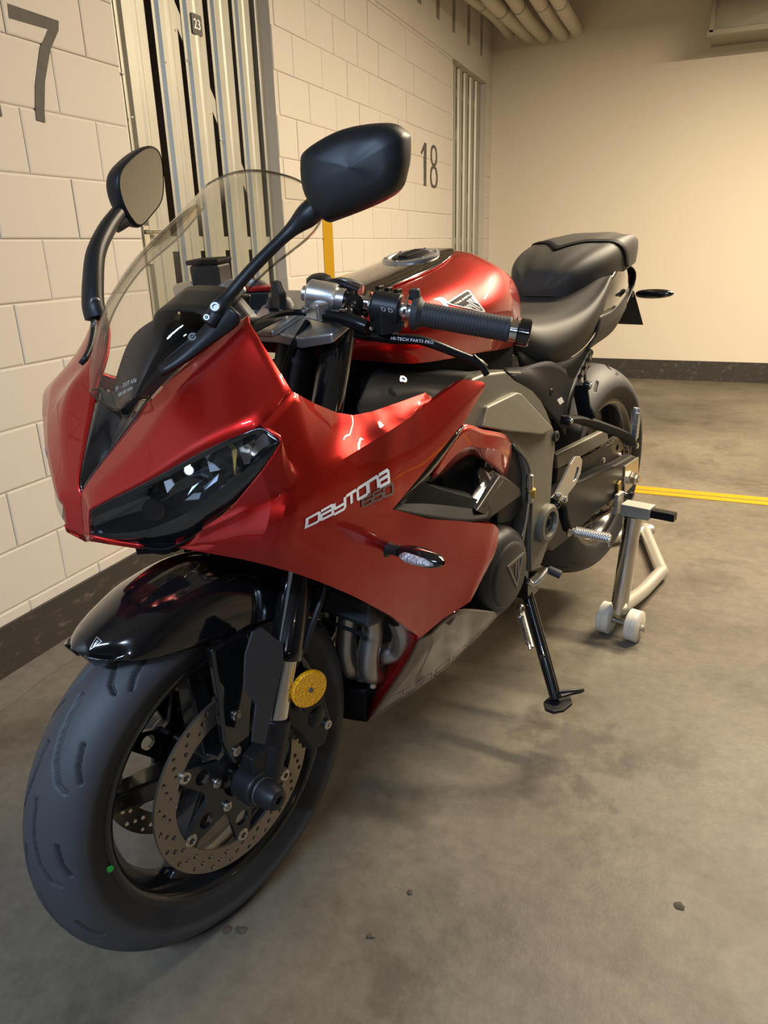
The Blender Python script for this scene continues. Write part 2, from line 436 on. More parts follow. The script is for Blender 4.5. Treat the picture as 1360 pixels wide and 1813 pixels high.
b = MB().add(g_box(((XR-2.2)/2, (YB+YF)/2, -0.05), (XR+2.4, YB-YF+0.4, 0.1)))
floor = struct(b.build('floor', M_floor, smooth=False))
b = MB().add(g_box(((XR-2.2)/2, (YB+YF)/2, ZC+0.05), (XR+2.4, YB-YF+0.4, 0.1)))
struct(b.build('ceiling', M_ceil, smooth=False))
struct(MB().add(g_box(((XR-2.2)/2, YB+0.1, ZC/2), (XR+2.4, 0.2, ZC))).build('wall_back', M_back, smooth=False))
struct(MB().add(g_box((XR+0.1, (YB+YF)/2, ZC/2), (0.2, YB-YF, ZC))).build('wall_right', M_far, smooth=False))
struct(MB().add(g_box(((XR-2.2)/2, YF-0.1, ZC/2), (XR+2.4, 0.2, ZC))).build('wall_front', M_far, smooth=False))

# left wall: joints lie 5 mm behind the painted blocks
D1 = (1.992, 2.922); D2 = (5.372, 6.285); DT = 2.262; SLOT_Z = 2.41
b = MB()
J = -0.0035
for s0, s1 in ((-8.8, D1[0]), (D1[1], D2[0]), (D2[1], 6.7)): b.add(g_wbox(s0, s1, 0, DT, -0.20, J))
b.add(g_wbox(-8.8, 6.7, DT, SLOT_Z, -0.20, 0.0))
slots = [s for s in (2.96, 3.30, 3.65, 4.0, 4.35, 4.70, 5.05, 5.39, 5.75, 6.10)]
SW = 0.035
edges = [-8.8]+[e for s in slots for e in (s-SW, s+SW)]+[6.7]
for i in range(0, len(edges), 2): b.add(g_wbox(edges[i], edges[i+1], SLOT_Z, 2.68, -0.20, 0.0))
b.add(g_wbox(-8.8, 6.7, 2.68, ZC, -0.20, 0.0))
for s in slots: b.add(g_wbox(s-SW, s+SW, SLOT_Z, 2.68, -0.20, -0.12))
wall_left = struct(b.build('wall_left', M_wall, smooth=False))

# painted blocks, one by one
BH, BL = 0.1588, 0.2735
def block_mesh(L_, H_):
    c = 0.004; g = 0.0022
    x0, x1, z0, z1 = g, L_-g, g, H_-g
    v = []
    for (dd, o) in ((0, J-0.004), (0, -0.0015), (c, 0.0)):
        v += [wl(1.2+x, z, o)-wl(1.2, 0, 0) for x, z in ((x0+dd, z0+dd), (x1-dd, z0+dd), (x1-dd, z1-dd), (x0+dd, z1-dd))]
    f = [(8, 9, 10, 11)]
    for r in (0, 4): f += [(r+k, r+(k+1) % 4, r+4+(k+1) % 4, r+4+k) for k in range(4)]
    me = bpy.data.meshes.new('brick'); me.from_pydata([tuple(q) for q in v], [], f); me.update(); me.materials.append(M_wall)
    bm = bmesh.new(); bm.from_mesh(me); bmesh.ops.recalc_face_normals(bm, faces=bm.faces); bm.to_mesh(me); bm.free()
    if me.polygons[0].normal.x < 0: me.flip_normals()
    return me
_bm = {}
def brick(s0, s1, z0, z1):
    if s1-s0 < 0.03 or z1-z0 < 0.02: return
    k = (round(s1-s0, 3), round(z1-z0, 3))
    if k not in _bm: _bm[k] = block_mesh(*k)
    o = bpy.data.objects.new('brick', _bm[k]); col.objects.link(o); o.parent = wall_left
    jit = random.uniform(-0.0012, 0.0012)
    o.location = wl(s0, z0, jit)
zr = 1.286-8*BH
row = 0
while zr < DT-0.02:
    z0, z1 = max(zr, 0.0), min(zr+BH, DT)
    off = 1.582 if row % 2 == 0 else 1.7225
    for (a, c) in ((-0.15, D1[0]), (D1[1], D2[0]), (D2[1], YB+0.02)):
        k = math.floor((a-off)/BL)
        while off+k*BL < c:
            s0, s1 = max(a, off+k*BL), min(c, off+(k+1)*BL); k += 1
            brick(s0, s1, z0, z1)
    zr += BH; row += 1

# skirtings
b = MB(); b.add(g_wbox(-8.8, D1[0], 0, 0.142, J, 0.006)); b.add(g_wbox(D1[1], D2[0], 0, 0.142, J, 0.006)); b.add(g_wbox(D2[1], 6.5, 0, 0.142, J, 0.006))
struct(b.build('baseboard_left', M_skirt, smooth=False, bevel=0.002))
struct(MB().add(g_box((3.4, YB-0.004, 0.078), (10.2, 0.012, 0.156))).build('baseboard_back', M_skirt, smooth=False, bevel=0.002))
# old dirt margin on the floor along the wall
dirt = mat('dark floor margin', (0.13, 0.11, 0.085), 0.7, var=(30, 0.35))
b = MB(); n = len(b.v)
pts = [wl(-2.0+0.1*i, 0.001, 0.006) for i in range(41)]; pt2 = [wl(-2.0+0.1*i, 0.001, 0.118+0.006*math.sin(i*2.3)+0.004*math.sin(i*5.1)) for i in range(41)]
b.add((pts+pt2, [(i, i+1, 42+i, 41+i) for i in range(40)]))
struct(b.build('trim_floor_margin', dirt, smooth=False))

# stencilled bay numbers on the wall
def wall_poly(name, loops, label, cat='number'):
    vf = g_plate(loops, lambda u, t, d: wl(u, t, 0.0006+d), 0, 0.0012)
    return tag(mk(name, vf[0], vf[1], M_number, smooth=False), label, cat)
seven = [(1.6005,1.6723), (1.767,1.6723), (1.7616,1.6492), (1.7208,1.5969), (1.6837,1.5175), (1.6648,1.4462), (1.661,1.4177), (1.6318,1.4194), (1.6354,1.4501), (1.6483,1.504), (1.6848,1.5937), (1.7232,1.6436), (1.5978,1.6408)]
wall_poly('bay_number_seven', [seven], 'large dark stencilled 7 painted on the block wall, top left')
wall_poly('bay_number_one', [[(1.488, 1.414), (1.522, 1.414), (1.522, 1.664), (1.488, 1.664), (1.452, 1.625), (1.452, 1.59), (1.488, 1.62)]], 'dark stencilled 1 left of the large 7, mostly out of frame')
def stroke8(cs, cz, hw, hh, t):
    lp = lambda a, c: [(cs+a*math.cos(q)*(abs(math.cos(q))**-0.25 if abs(math.cos(q)) > 1e-3 else 1), cz+c*math.sin(q)) for q in [2*math.pi*i/28 for i in range(28)]]
    return lp(hw, hh), lp(hw-t*1.5, hh-t)
e8 = ((4.8782,1.693), (5.0405,1.4415))
c8s = (e8[0][0]+e8[1][0])/2; h8 = (e8[0][1]-e8[1][1])
o1, i1 = stroke8(c8s, e8[0][1]-0.24*h8, 0.068, 0.25*h8, 0.018); o2, i2 = stroke8(c8s, e8[1][1]+0.26*h8, 0.078, 0.27*h8, 0.018)
b = MB().add(g_plate([o1, i1], lambda u, t, d: wl(u, t, 0.0006+d), 0, 0.0012)).add(g_plate([o2, i2], lambda u, t, d: wl(u, t, 0.0006+d), 0, 0.0014))
e = empty('bay_number_eighteen'); e.location = wl(4.86, 1.45, 0)
def child_at(vf, e): return [q-e.location for q in vf[0]], vf[1]
x = child_at((b.v, b.f), e); mk('digit_eight', x[0], x[1], M_number, e, smooth=False)
one = [(4.7676,1.6912), (4.8112,1.6894), (4.801,1.4417), (4.7568,1.4457), (4.7558,1.6457), (4.7121,1.6162), (4.6965,1.6274)]
x = child_at(g_plate([one], lambda u, t, d: wl(u, t, 0.0006+d), 0, 0.0012), e); mk('digit_one', x[0], x[1], M_number, e, smooth=False)
tag(e, 'dark stencilled number 18 on the wall beside the far slatted door', 'number')

# yellow bay line, on the wall and over the floor
o = MB().add(g_wbox(3.285, 3.39, 0.142, 1.34, 0.0, 0.0022)).build('wall_line', M_yellow, smooth=False)
tag(o, 'yellow vertical bay line painted on the block wall', 'painted line')
e = empty('floor_line', (0, 3.395, 0))
MB().add(g_box((0.8, -0.0295, 0.0012), (4.9, 0.047, 0.0022))).build('stripe', M_yellow, e, smooth=False)
MB().add(g_box((0.8, 0.0285, 0.0012), (4.9, 0.051, 0.0022))).build('stripe', M_yellow, e, smooth=False)
MB().add(g_box((0.8, -0.0015, 0.0008), (4.9, 0.009, 0.0012))).build('joint', M_number, e, smooth=False)
tag(e, 'yellow bay line across the concrete floor split by a dark joint', 'painted line')

# slatted steel doors
def slat_vf(s0, s1, z0, z1, off):
    w_ = s1-s0; fl = 0.014; r = 0.013; h = 0.013; k = 0.0025
    pr = [(0, 0), (fl, 0), (fl+r*0.5, h), (w_*0.40, h), (w_*0.45, h+0.004), (w_*0.55, h+0.004), (w_*0.60, h), (w_-fl-r*0.5, h), (w_-fl, 0), (w_, 0)]
    lp = pr+[(a, c-k) for a, c in reversed(pr)]
    v = []
    for z in (z0, z1): v += [wl(s0+a, z, off+c) for a, c in lp]
    n = len(lp); f = [(i, (i+1) % n, n+(i+1) % n, n+i) for i in range(n)]
    m_ = len(pr)
    for b_ in (0, n): f += [(b_+i, b_+i+1, b_+n-2-i, b_+n-1-i) for i in range(m_-1)]
    return v, f
def slat_door(name, D, edges_, off, z1, braces, rails, post):
    e = empty(name, tuple(wl(D[0], 0, off)))
    loc = lambda vf: ([q-e.location for q in vf[0]], vf[1])
    for s0, s1 in edges_:
        x = loc(slat_vf(s0, s1, 0.03, z1, off)); mk('slat', x[0], x[1], M_galv, e, smooth=False, bevel=0.0012, seg=1)
    for z in rails:
        x = loc(g_wbox(D[0]+0.04, D[1]-0.02, z-0.025, z+0.025, off-0.008, off-0.003)); mk('rail', x[0], x[1], M_galv, e, smooth=False)
    for (sa, za, sb, zb) in braces:
        dx, dz = sb-sa, zb-za; l_ = math.hypot(dx, dz); nx, nz = -dz/l_*0.022, dx/l_*0.022
        x = loc(g_prism([(sa+nx, za+nz), (sa-nx, za-nz), (sb-nx, zb-nz), (sb+nx, zb+nz)], lambda u, t, d: wl(u, t, d), off-0.008, off-0.003))
        mk('brace', x[0], x[1], M_galv, e, smooth=False)
    for s0, s1 in post:
        x = loc(g_wbox(s0, s1, 0.0, z1+0.0, off-0.03, off+0.006)); mk('frame_post', x[0], x[1], M_galv, e, smooth=False, bevel=0.003)
    return struct(e)
OFF = -0.055
sl = [(2.066, 2.212), (2.250, 2.377), (2.405, 2.540), (2.572, 2.708), (2.735, 2.855)]
d1 = slat_door('door_1', D1, sl, OFF, DT, [(2.29, 1.96, 2.80, 1.25)], [1.113, 2.1, 0.25], [(D1[0], 2.056), (2.889, D1[1])])
def dloc(o, vf): return [q-o.location for q in vf[0]], vf[1]
riv = MB()
for q in (((2.3457,1.7788)), ((2.3988,1.702)), ((2.5051,1.5564)), ((2.5589,1.4758)), ((2.0712,1.486)), ((2.2741,1.6742)), ((2.0527,1.6036))):
    x = dloc(d1, g_lathe(wl(q[0], q[1], OFF+0.011), wl(0, 0, 1)-wl(0, 0, 0), [(0, 0.005), (0.003, 0.004), (0.0045, 0.0)], 10))
    mk('rivet', x[0], x[1], M_steel, d1)
lk = (2.0711,1.1205)
x = dloc(d1, (lambda b: (b.v, b.f))(MB().add(g_wbox(lk[0]-0.014, lk[0]+0.014, lk[1]-0.07, lk[1]+0.05, OFF+0.005, OFF+0.012)).add(g_tube([wl(lk[0], lk[1]+0.03, OFF+0.01), wl(lk[0], lk[1]+0.03, OFF+0.035), wl(lk[0]+0.05, lk[1]+0.03, OFF+0.04)], 0.007, 10))))
mk('lock_plate', x[0], x[1], M_chrome, d1, bevel=0.002)
d2 = slat_door('door_2', D2, [(5.50+0.155*k, 5.50+0.155*k+0.112) for k in range(5)], OFF, DT, [(5.6, 1.9, 6.2, 1.1)], [1.113, 2.1, 0.25], [(D2[0], D2[0]+0.06), (D2[1]-0.05, D2[1])])
# unlit store rooms behind the slats
b = MB()
for D in (D1, D2):
    s0, s1 = D[0]-0.12, min(D[1]+0.12, 6.5)
    b.add(g_wbox(s0, s1, 0, ZC, -1.3, -1.25)); b.add(g_wbox(s0-0.05, s0, 0, ZC, -1.3, -0.2)); b.add(g_wbox(s1, s1+0.05, 0, ZC, -1.3, -0.2))
    b.add(g_wbox(s0, s1, -0.1, 0, -1.3, -0.0)); b.add(g_wbox(s0, s1, ZC-0.05, ZC, -1.3, -0.2))
struct(b.build('wall_store_rooms', M_dark, smooth=False))
# number plate 23 on the near door
qa, qb = (2.4379,1.8408), (2.4992,1.8024)
qc = ((qa[0]+qb[0])/2, (qa[1]+qb[1])/2); hw, hh = 0.029, 0.031
e = empty('door_number_plate', tuple(wl(qc[0], qc[1], OFF+0.0165)))
rr = [(qc[0]+sx*(hw-0.005)+0.005*math.cos(a), qc[1]+sz*(hh-0.005)+0.005*math.sin(a)) for sx, sz, a0 in ((1, 1, 0), (-1, 1, 90), (-1, -1, 180), (1, -1, 270)) for a in [math.radians(a0+30*k) for k in range(4)]]
x = dloc(e, g_prism(rr, lambda u, t, d: wl(u, t, d), OFF+0.0165, OFF+0.0185)); mk('plate', x[0], x[1], mat('grey number plate', (0.10, 0.095, 0.08), 0.5), e, smooth=False)
tv, tf = g_text('23', 0.042, bold=0.0006)
mk('digits', [wl(qc[0]+q.x, qc[1]+q.y-0.001, OFF+0.0192)-e.location for q in tv], tf, M_white, e, smooth=False)
tag(e, 'small grey plate reading 23 fixed to the near slatted door', 'number plate')

# pipes under the ceiling, running along the left wall to the back wall
PX = [(-1.60, 2.60, 0.036), (-1.455, 2.565, 0.046), (-1.335, 2.565, 0.046), (-1.19, 2.555, 0.047), (-1.075, 2.562, 0.047)]
pl = ['thin pale pipe nearest the block wall', 'second pale ceiling pipe from the block wall', 'middle one of the five pale ceiling pipes', 'fourth pale ceiling pipe from the block wall', 'outermost pale ceiling pipe, farthest from the block wall']
for i, (px, pz, pr) in enumerate(PX):
    pts = cr([(px+0.012*math.sin(2.1*k+i), YB-0.55*k, pz+0.010*math.sin(1.7*k+2*i)) for k in range(12)], 4)
    e = empty('ceiling_pipe', (px, YB, pz))
    b = MB().add(g_tube(pts, pr, 16)); b.v = [q-e.location for q in b.v]; b.build('pipe_run', M_pipe, e)
    for k in range(3):
        c = Vector(pts[6+14*k])
        x = g_lathe(c-Vector((0, 0.012, 0))-e.location, (0, 1, 0), [(0, pr+0.001), (0, pr+0.004), (0.024, pr+0.004), (0.024, pr+0.001)], 18); mk('clamp', x[0], x[1], M_galv, e)
    tag(e, pl[i], 'pipe', 'ceiling pipes along the block wall')
e = empty('pipe_hanger', (-1.3, 5.75, ZC)); b = MB()
b.add(g_box((0, 0, -0.208), (0.74, 0.04, 0.025))); b.build('rail', M_galv, e, smooth=False, bevel=0.003)
for x_ in (-0.33, 0.345): MB().add(g_cyl((x_, 0, -0.235), (x_, 0, 0), 0.006, 10)).build('rod', M_galv, e)
tag(e, 'galvanised rail on two rods carrying the ceiling pipes', 'bracket')

# ventilation duct in front of the back wall, upper right
e = empty('ventilation_duct', (0.6, 6.05, ZC))
dx0, dx1, dz0, dz1, dy0, dy1 = -0.140, 1.60, 2.360, 2.83, 6.05, YB-0.005
T = Vector(e.location)
def duct_face(y, s=1):
    cx, cz = (dx0+dx1)/2, (dz0+dz1)/2
    v = [V(dx0, y, dz0), V(dx1, y, dz0), V(dx1, y, dz1), V(dx0, y, dz1), V(cx, y-0.035*s, cz)]
    return v, [(0, 1, 4), (1, 2, 4), (2, 3, 4), (3, 0, 4)]
b = MB(); v, f = g_box(((dx0+dx1)/2, (dy0+dy1)/2, (dz0+dz1)/2), (dx1-dx0, dy1-dy0, dz1-dz0)); b.add((v, [q for q in f if q != (0, 4, 5, 1)])); b.add(duct_face(dy0))
b.v = [q-T for q in b.v]; b.build('casing', M_duct, e, smooth=False)
for c, s in ((((dx0+dx1)/2, dy0-0.005, dz0), (dx1-dx0+0.05, 0.05, 0.035)), (((dx0+dx1)/2, dy0-0.005, dz1), (dx1-dx0+0.05, 0.05, 0.035)), ((dx0, dy0-0.005, (dz0+dz1)/2), (0.03, 0.05, dz1-dz0)), ((dx1, dy0-0.005, (dz0+dz1)/2), (0.03, 0.05, dz1-dz0))):
    v, f = g_box(Vector(c)-T, s); mk('flange', v, f, M_duct, e, smooth=False, bevel=0.003)
tag(e, 'galvanised rectangular ventilation duct with flange under the ceiling', 'duct')

# ceiling luminaires (they hang above the frame and light the room)
for i, (lx, ly) in enumerate(LAMPS):
    e = empty('ceiling_lamp', (lx, ly, ZC))
    h = LAMP_Z-ZC
    MB().add(g_box((0, 0, h), (1.28, 0.16, 0.08))).build('housing', M_pipe, e, smooth=False, bevel=0.01)
    for x_ in (-0.45, 0.45): MB().add(g_cyl((x_, 0, h+0.04), (x_, 0, 0), 0.006, 10)).build('rod', M_galv, e)
    MB().add(g_cyl((-0.58, 0, h-0.045), (0.58, 0, h-0.045), 0.013, 14)).build('tube', mat('lit tube', (1, 1, 1), 0.4, emit=((LAMP_C[i]), 6.0)), e)
    tag(e, ['warm tube lamp hung from the ceiling beside the motorcycle', 'cool white tube lamp hung from the ceiling ahead of the motorcycle', 'warm tube lamp over the aisle far to the right', 'warm tube lamp over the aisle in the rear right corner', 'warm tube lamp nearest the plain back wall'][i], 'lamp', 'ceiling tube lamps')

# bits of dry leaf on the floor
for i, (q, lb) in enumerate((((-0.6261,0.7371,0), 'dark crumb of dry leaf left of its pair near the front tyre'), ((-0.6024,0.7441,0), 'dark crumb of dry leaf right of its pair near the front tyre'), ((-0.3951,0.8152,0), 'tiny dry leaf crumb alone on the floor ahead of the front tyre'), ((0.0781,1.0626,0), 'small dry leaf scrap on the pale scratched floor at right'), ((-0.3654,0.9207,0), 'tiny leaf speck on the bare floor below the side stand'))):
    n = 9; r0 = (0.010, 0.012, 0.009, 0.012, 0.007)[i]
    rim = [(r0*(0.6+0.5*random.random())*math.cos(2*math.pi*k/n), r0*(0.45+0.4*random.random())*math.sin(2*math.pi*k/n)) for k in range(n)]
    v = [V(q[0]+a, q[1]+c, 0.001+0.0025*random.random()) for a, c in rim]+[V(q[0], q[1], 0.005)]
    v += [x-V(0, 0, 0.001) for x in v[:n]]
    f = [(k, (k+1) % n, n) for k in range(n)]+[tuple(range(n+1, 2*n+1))[::-1]]+[(k, n+1+k, n+1+(k+1) % n, (k+1) % n) for k in range(n)]
    tag(mk('leaf_scrap', v, f, M_leaf, smooth=False), lb, 'leaf', 'dry leaf scraps on the floor')

# ============================================================ THE MOTORCYCLE
# bike frame: X forward, Y to the rider's left, Z up; origin under the front axle
BIKE_O = (-0.65780, 0.81854, 0.00116)
BIKE_M = [[-0.268457, 0.963, -0.023682], [-0.959275, -0.2695, -0.084624], [-0.087875, 0.0, 0.996131]]
bike = bpy.data.objects.new('motorcycle', None); col.objects.link(bike); bike.empty_display_size = 0.2
_m = Matrix(BIKE_M).to_4x4(); _m.translation = Vector(BIKE_O); bike.matrix_world = _m
tag(bike, 'red and black sport motorcycle raised on a rear paddock stand', 'motorcycle')
FA = V(0, 0, 0.30); RA = V(-1.4256, 0, 0.315)

def bolt(p_, axis, r, parent, m=None, h=0.004, name='bolt'):
    m = m or M_steel
    prof = [(0, r), (h*0.7, r), (h, r*0.82), (h, r*0.45), (h*0.5, r*0.40), (h*0.5, 0)]
    x = g_lathe(p_, axis, prof, 14); return mk(name, x[0], x[1], m, parent)

def seg_dist(px, py, P):
    d = np.full(px.shape, 9.0)
    for (ax, ay), (bx, by) in zip(P[:-1], P[1:]):
        t = np.clip(((px-ax)*(bx-ax)+(py-ay)*(by-ay))/((bx-ax)**2+(by-ay)**2), 0, 1)
        d = np.minimum(d, np.hypot(px-ax-t*(bx-ax), py-ay-t*(by-ay)))
    return d
def tyre(c, prof, grooves, npitch, na, name, w_g=0.0028):
    half = cr([V(y, r, 0) for y, r in prof], 6)
    pr = [(-q.x, q.y) for q in half[:-1]]+[(q.x, q.y) for q in reversed(half)]
    # resample to even steps
    pts = np.array(pr); L_ = np.concatenate([[0], np.cumsum(np.hypot(*np.diff(pts, axis=0).T))])
    n = max(60, int(L_[-1]/0.0022)); s = np.linspace(0, L_[-1], n)
    Y = np.interp(s, L_, pts[:, 0]); R_ = np.interp(s, L_, pts[:, 1]); U = s-L_[-1]/2
    Rm = R_.max(); circum = 2*math.pi*Rm; pitch = circum/npitch
    A = np.linspace(0, 2*math.pi, na, endpoint=False)
    AA, UU = np.meshgrid(A*Rm, U, indexing='ij')
    dep = np.zeros_like(AA)
    for side, shift in ((1, 0.0), (-1, 0.5)):
        xx = pitch-np.mod(AA+shift*pitch, pitch)
        for g in grooves:
            for k in (-1, 0, 1):
                d = seg_dist(xx+k*pitch, UU*side, g)
                dep = np.maximum(dep, np.clip((w_g*1.35-d)/(w_g*0.8), 0, 1))
    Rr = R_[None, :]-0.0058*dep
    v = np.stack([c.x+Rr*np.cos(A)[:, None], c.y+np.repeat(Y[None, :], na, 0), c.z+Rr*np.sin(A)[:, None]], -1).reshape(-1, 3)
    f = []
    for i in range(na):
        i2 = (i+1) % na
        for j in range(n-1): f.append((i*n+j, i*n+j+1, i2*n+j+1, i2*n+j))
    o = mk(name, v.tolist(), f, M_tyre, bike, angle=0)
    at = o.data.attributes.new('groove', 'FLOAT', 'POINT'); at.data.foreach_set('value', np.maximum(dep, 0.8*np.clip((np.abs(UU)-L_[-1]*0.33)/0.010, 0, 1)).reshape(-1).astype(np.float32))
    return o

# ---- front wheel
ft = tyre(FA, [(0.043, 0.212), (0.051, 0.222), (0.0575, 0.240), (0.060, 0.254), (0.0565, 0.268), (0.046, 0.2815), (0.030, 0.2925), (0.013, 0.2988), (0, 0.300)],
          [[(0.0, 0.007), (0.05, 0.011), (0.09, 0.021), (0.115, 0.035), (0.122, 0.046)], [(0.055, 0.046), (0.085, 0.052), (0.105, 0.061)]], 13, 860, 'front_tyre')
x = g_lathe(FA, (0, 1, 0), [(0.047, 0.2195), (0.049, 0.214), (0.046, 0.205), (0.036, 0.200), (0.014, 0.188), (-0.014, 0.188), (-0.036, 0.200), (-0.046, 0.205), (-0.049, 0.214), (-0.047, 0.2195), (-0.03, 0.206), (0.03, 0.206), (0.047, 0.2195)], 96)
frim = mk('front_rim', x[0], x[1], M_rim, bike, angle=50)
SP0 = math.radians(17.5)
def spoke(c, a, r0, r1, w0, w1, y0, y1, t0, t1, parent):
    u = V(math.cos(a), 0, math.sin(a)); n = V(-math.sin(a), 0, math.cos(a)); v = []
    for r, w_, yy, t in ((r0, w0, y0, t0), ((r0+r1)/2, (w0+w1)*0.46, (y0+y1)/2, (t0+t1)/2), (r1-0.012, w1, y1, t1), (r1+0.006, w1*1.7, y1, t1)):
        for sx, sy in ((-1, -1), (1, -1), (1, 1), (-1, 1)): v.append(c+u*r+n*(sx*w_/2)+V(0, yy+sy*t/2, 0))
    f = []
    for i in range(3): f += [(i*4+k, i*4+(k+1) % 4, i*4+4+(k+1) % 4, i*4+4+k) for k in range(4)]
    f += [(3, 2, 1, 0), (12, 13, 14, 15)]
    return mk('spoke', v, f, M_rim, parent, bevel=0.005, angle=60)
for k in range(5): spoke(FA, SP0+2*math.pi*k/5, 0.03, 0.190, 0.046, 0.030, 0, 0, 0.050, 0.034, frim)
x = g_lathe(FA, (0, 1, 0), [(-0.062, 0.030), (-0.058, 0.040), (0.058, 0.040), (0.062, 0.030)], 32); mk('hub', x[0], x[1], M_rim, frim)
va = math.radians(-46); vc = FA+V(math.cos(va), 0, math.sin(va))*0.187
x = g_tube([vc, vc-V(math.cos(va), 0, math.sin(va))*0.012+V(0, 0.004, 0), vc-V(math.cos(va), 0, math.sin(va))*0.020+V(0, 0.022, 0)], 0.0045, 10); mk('valve_stem', x[0], x[1], M_blackmetal, frim)
x = g_lathe(FA+V(0.2205, 0.0525, -0.001), (0.25, 1, 0), [(0, 0.0055), (0.001, 0.005), (0.0012, 0)], 12); mk('balance_dot', x[0], x[1], M_green, ft)

def brake_disc(y, sgn):
    loops = [circ(0, 0, 0.155, 96), circ(0, 0, 0.1185, 72)]
    for k in range(36):
        a = 2*math.pi*k/36+0.05; j = k % 3
        loops.append(circ(math.cos(a)*(0.1475, 0.1385, 0.1295)[j], math.sin(a)*(0.1475, 0.1385, 0.1295)[j], 0.0040, 10))
    for k in range(36):
        a = 2*math.pi*(k+0.5)/36+0.05; j = (k+2) % 3
        loops.append(circ(math.cos(a)*(0.1475, 0.1385, 0.1295)[j], math.sin(a)*(0.1475, 0.1385, 0.1295)[j], 0.0036, 10))
    fn = lambda u, t, d: FA+V(u, y+d, t)
    x = g_plate(loops, fn, -0.0025, 0.0025); o = mk('brake_disc', x[0], x[1], M_disc, bike, smooth=False)
    # star carrier
    out = []
    for k in range(6):
        a = math.radians(37.8)+2*math.pi*k/6
        for da, r in ((-0.10, 0.117), (0.10, 0.117), (0.20, 0.092), (0.42, 0.062), (0.62, 0.062), (0.85, 0.092)): out.append(((r)*math.cos(a+da), r*math.sin(a+da)))
    hol = []
    for k in range(6):
        a = math.radians(37.8)+2*math.pi*k/6
        hol.append([(q[0], q[1]) for q in circ(0.079*math.cos(a), 0.079*math.sin(a), 0.013, 12)])
    x = g_plate([out, circ(0, 0, 0.032, 24)]+hol, fn, -0.004+0.001*sgn, 0.004+0.001*sgn); mk('disc_carrier', x[0], x[1], M_rim, o, smooth=False)
    for k in range(6):
        a = math.radians(37.8)+2*math.pi*k/6
        p_ = FA+V(0.113*math.cos(a), y-0.004*sgn, 0.113*math.sin(a))
        x = g_lathe(p_, (0, sgn, 0), [(0, 0.0105), (0.009, 0.0105), (0.0105, 0.009), (0.0105, 0.005), (0.006, 0.0045), (0.006, 0)], 18); mk('bobbin', x[0], x[1], M_steel, o)
    for k in range(5):
        a = math.radians(28)+2*math.pi*k/5
        bolt(FA+V(0.047*math.cos(a), y+0.004*sgn, 0.047*math.sin(a)), (0, sgn, 0), 0.0085, o, h=0.006)
    return o
brake_disc(0.068, 1); brake_disc(-0.068, -1)

# ---- fork: black outer tube, chrome stanchion, axle foot
def fx(z): return -0.028-(z-0.30)*0.44
FD = V(-0.44, 0, 1).normalized()
for s in (1, -1):
    y = 0.103*s
    x = g_lathe(V(fx(0.475), y, 0.475), FD, [(0, 0.0225), (0.002, 0.027), (0.018, 0.0275), (0.02, 0.0262), (0.30, 0.0262), (0.305, 0.029), (0.36, 0.029), (0.365, 0.0262), (0.525, 0.0262), (0.53, 0.024)], 30)
    leg = mk('fork_leg', x[0], x[1], M_gloss, bike)
    x = g_cyl((fx(0.365), y, 0.365), (fx(0.49), y, 0.49), 0.0208, 28); mk('stanchion', x[0], x[1], M_chrome, leg)
    b = MB(); b.add(g_cyl((fx(0.300), y, 0.300), (fx(0.388), y, 0.388), 0.027, 24, 0.004)); b.add(g_cyl((0, y-0.022, 0.30), (0, y+0.022, 0.30), 0.029, 26, 0.004))
    b.add(g_box((-0.018, y, 0.325), (0.045, 0.036, 0.075))); b.add(g_box((-0.075, y-0.012*s, 0.352), (0.10, 0.02, 0.06), Matrix.Rotation(math.radians(12), 3, 'Y')))
    b.build('axle_foot', M_satin, leg, bevel=0.003)
    x = g_lathe(V(fx(0.995), y, 0.995), FD, [(0, 0.024), (0.004, 0.026), (0.012, 0.0255), (0.016, 0.02), (0.018, 0)], 26); mk('fork_cap', x[0], x[1], M_darkalu, leg)
# axle and crash bobbin
for s in (1, -1):
    x = g_lathe(V(0, 0.118*s, 0.30), (0, s, 0), [(0, 0.015), (0.010, 0.015), (0.010, 0.019), (0.013, 0.0215), (0.030, 0.0215), (0.044, 0.016), (0.046, 0.012), (0.046, 0.007), (0.038, 0.0065), (0.038, 0)], 28)
    sl_ = mk('axle_slider', x[0], x[1], M_satin, bike)
    x = g_lathe(V(0, 0.126*s, 0.30), (0, s, 0), [(0, 0.0135), (0.0, 0.0222), (0.004, 0.0222), (0.004, 0.0135)], 26); mk('washer', x[0], x[1], M_darkalu, sl_)
x = g_cyl((0, -0.12, 0.30), (0, 0.12, 0.30), 0.0125, 18); mk('front_axle', x[0], x[1], M_steel, bike)

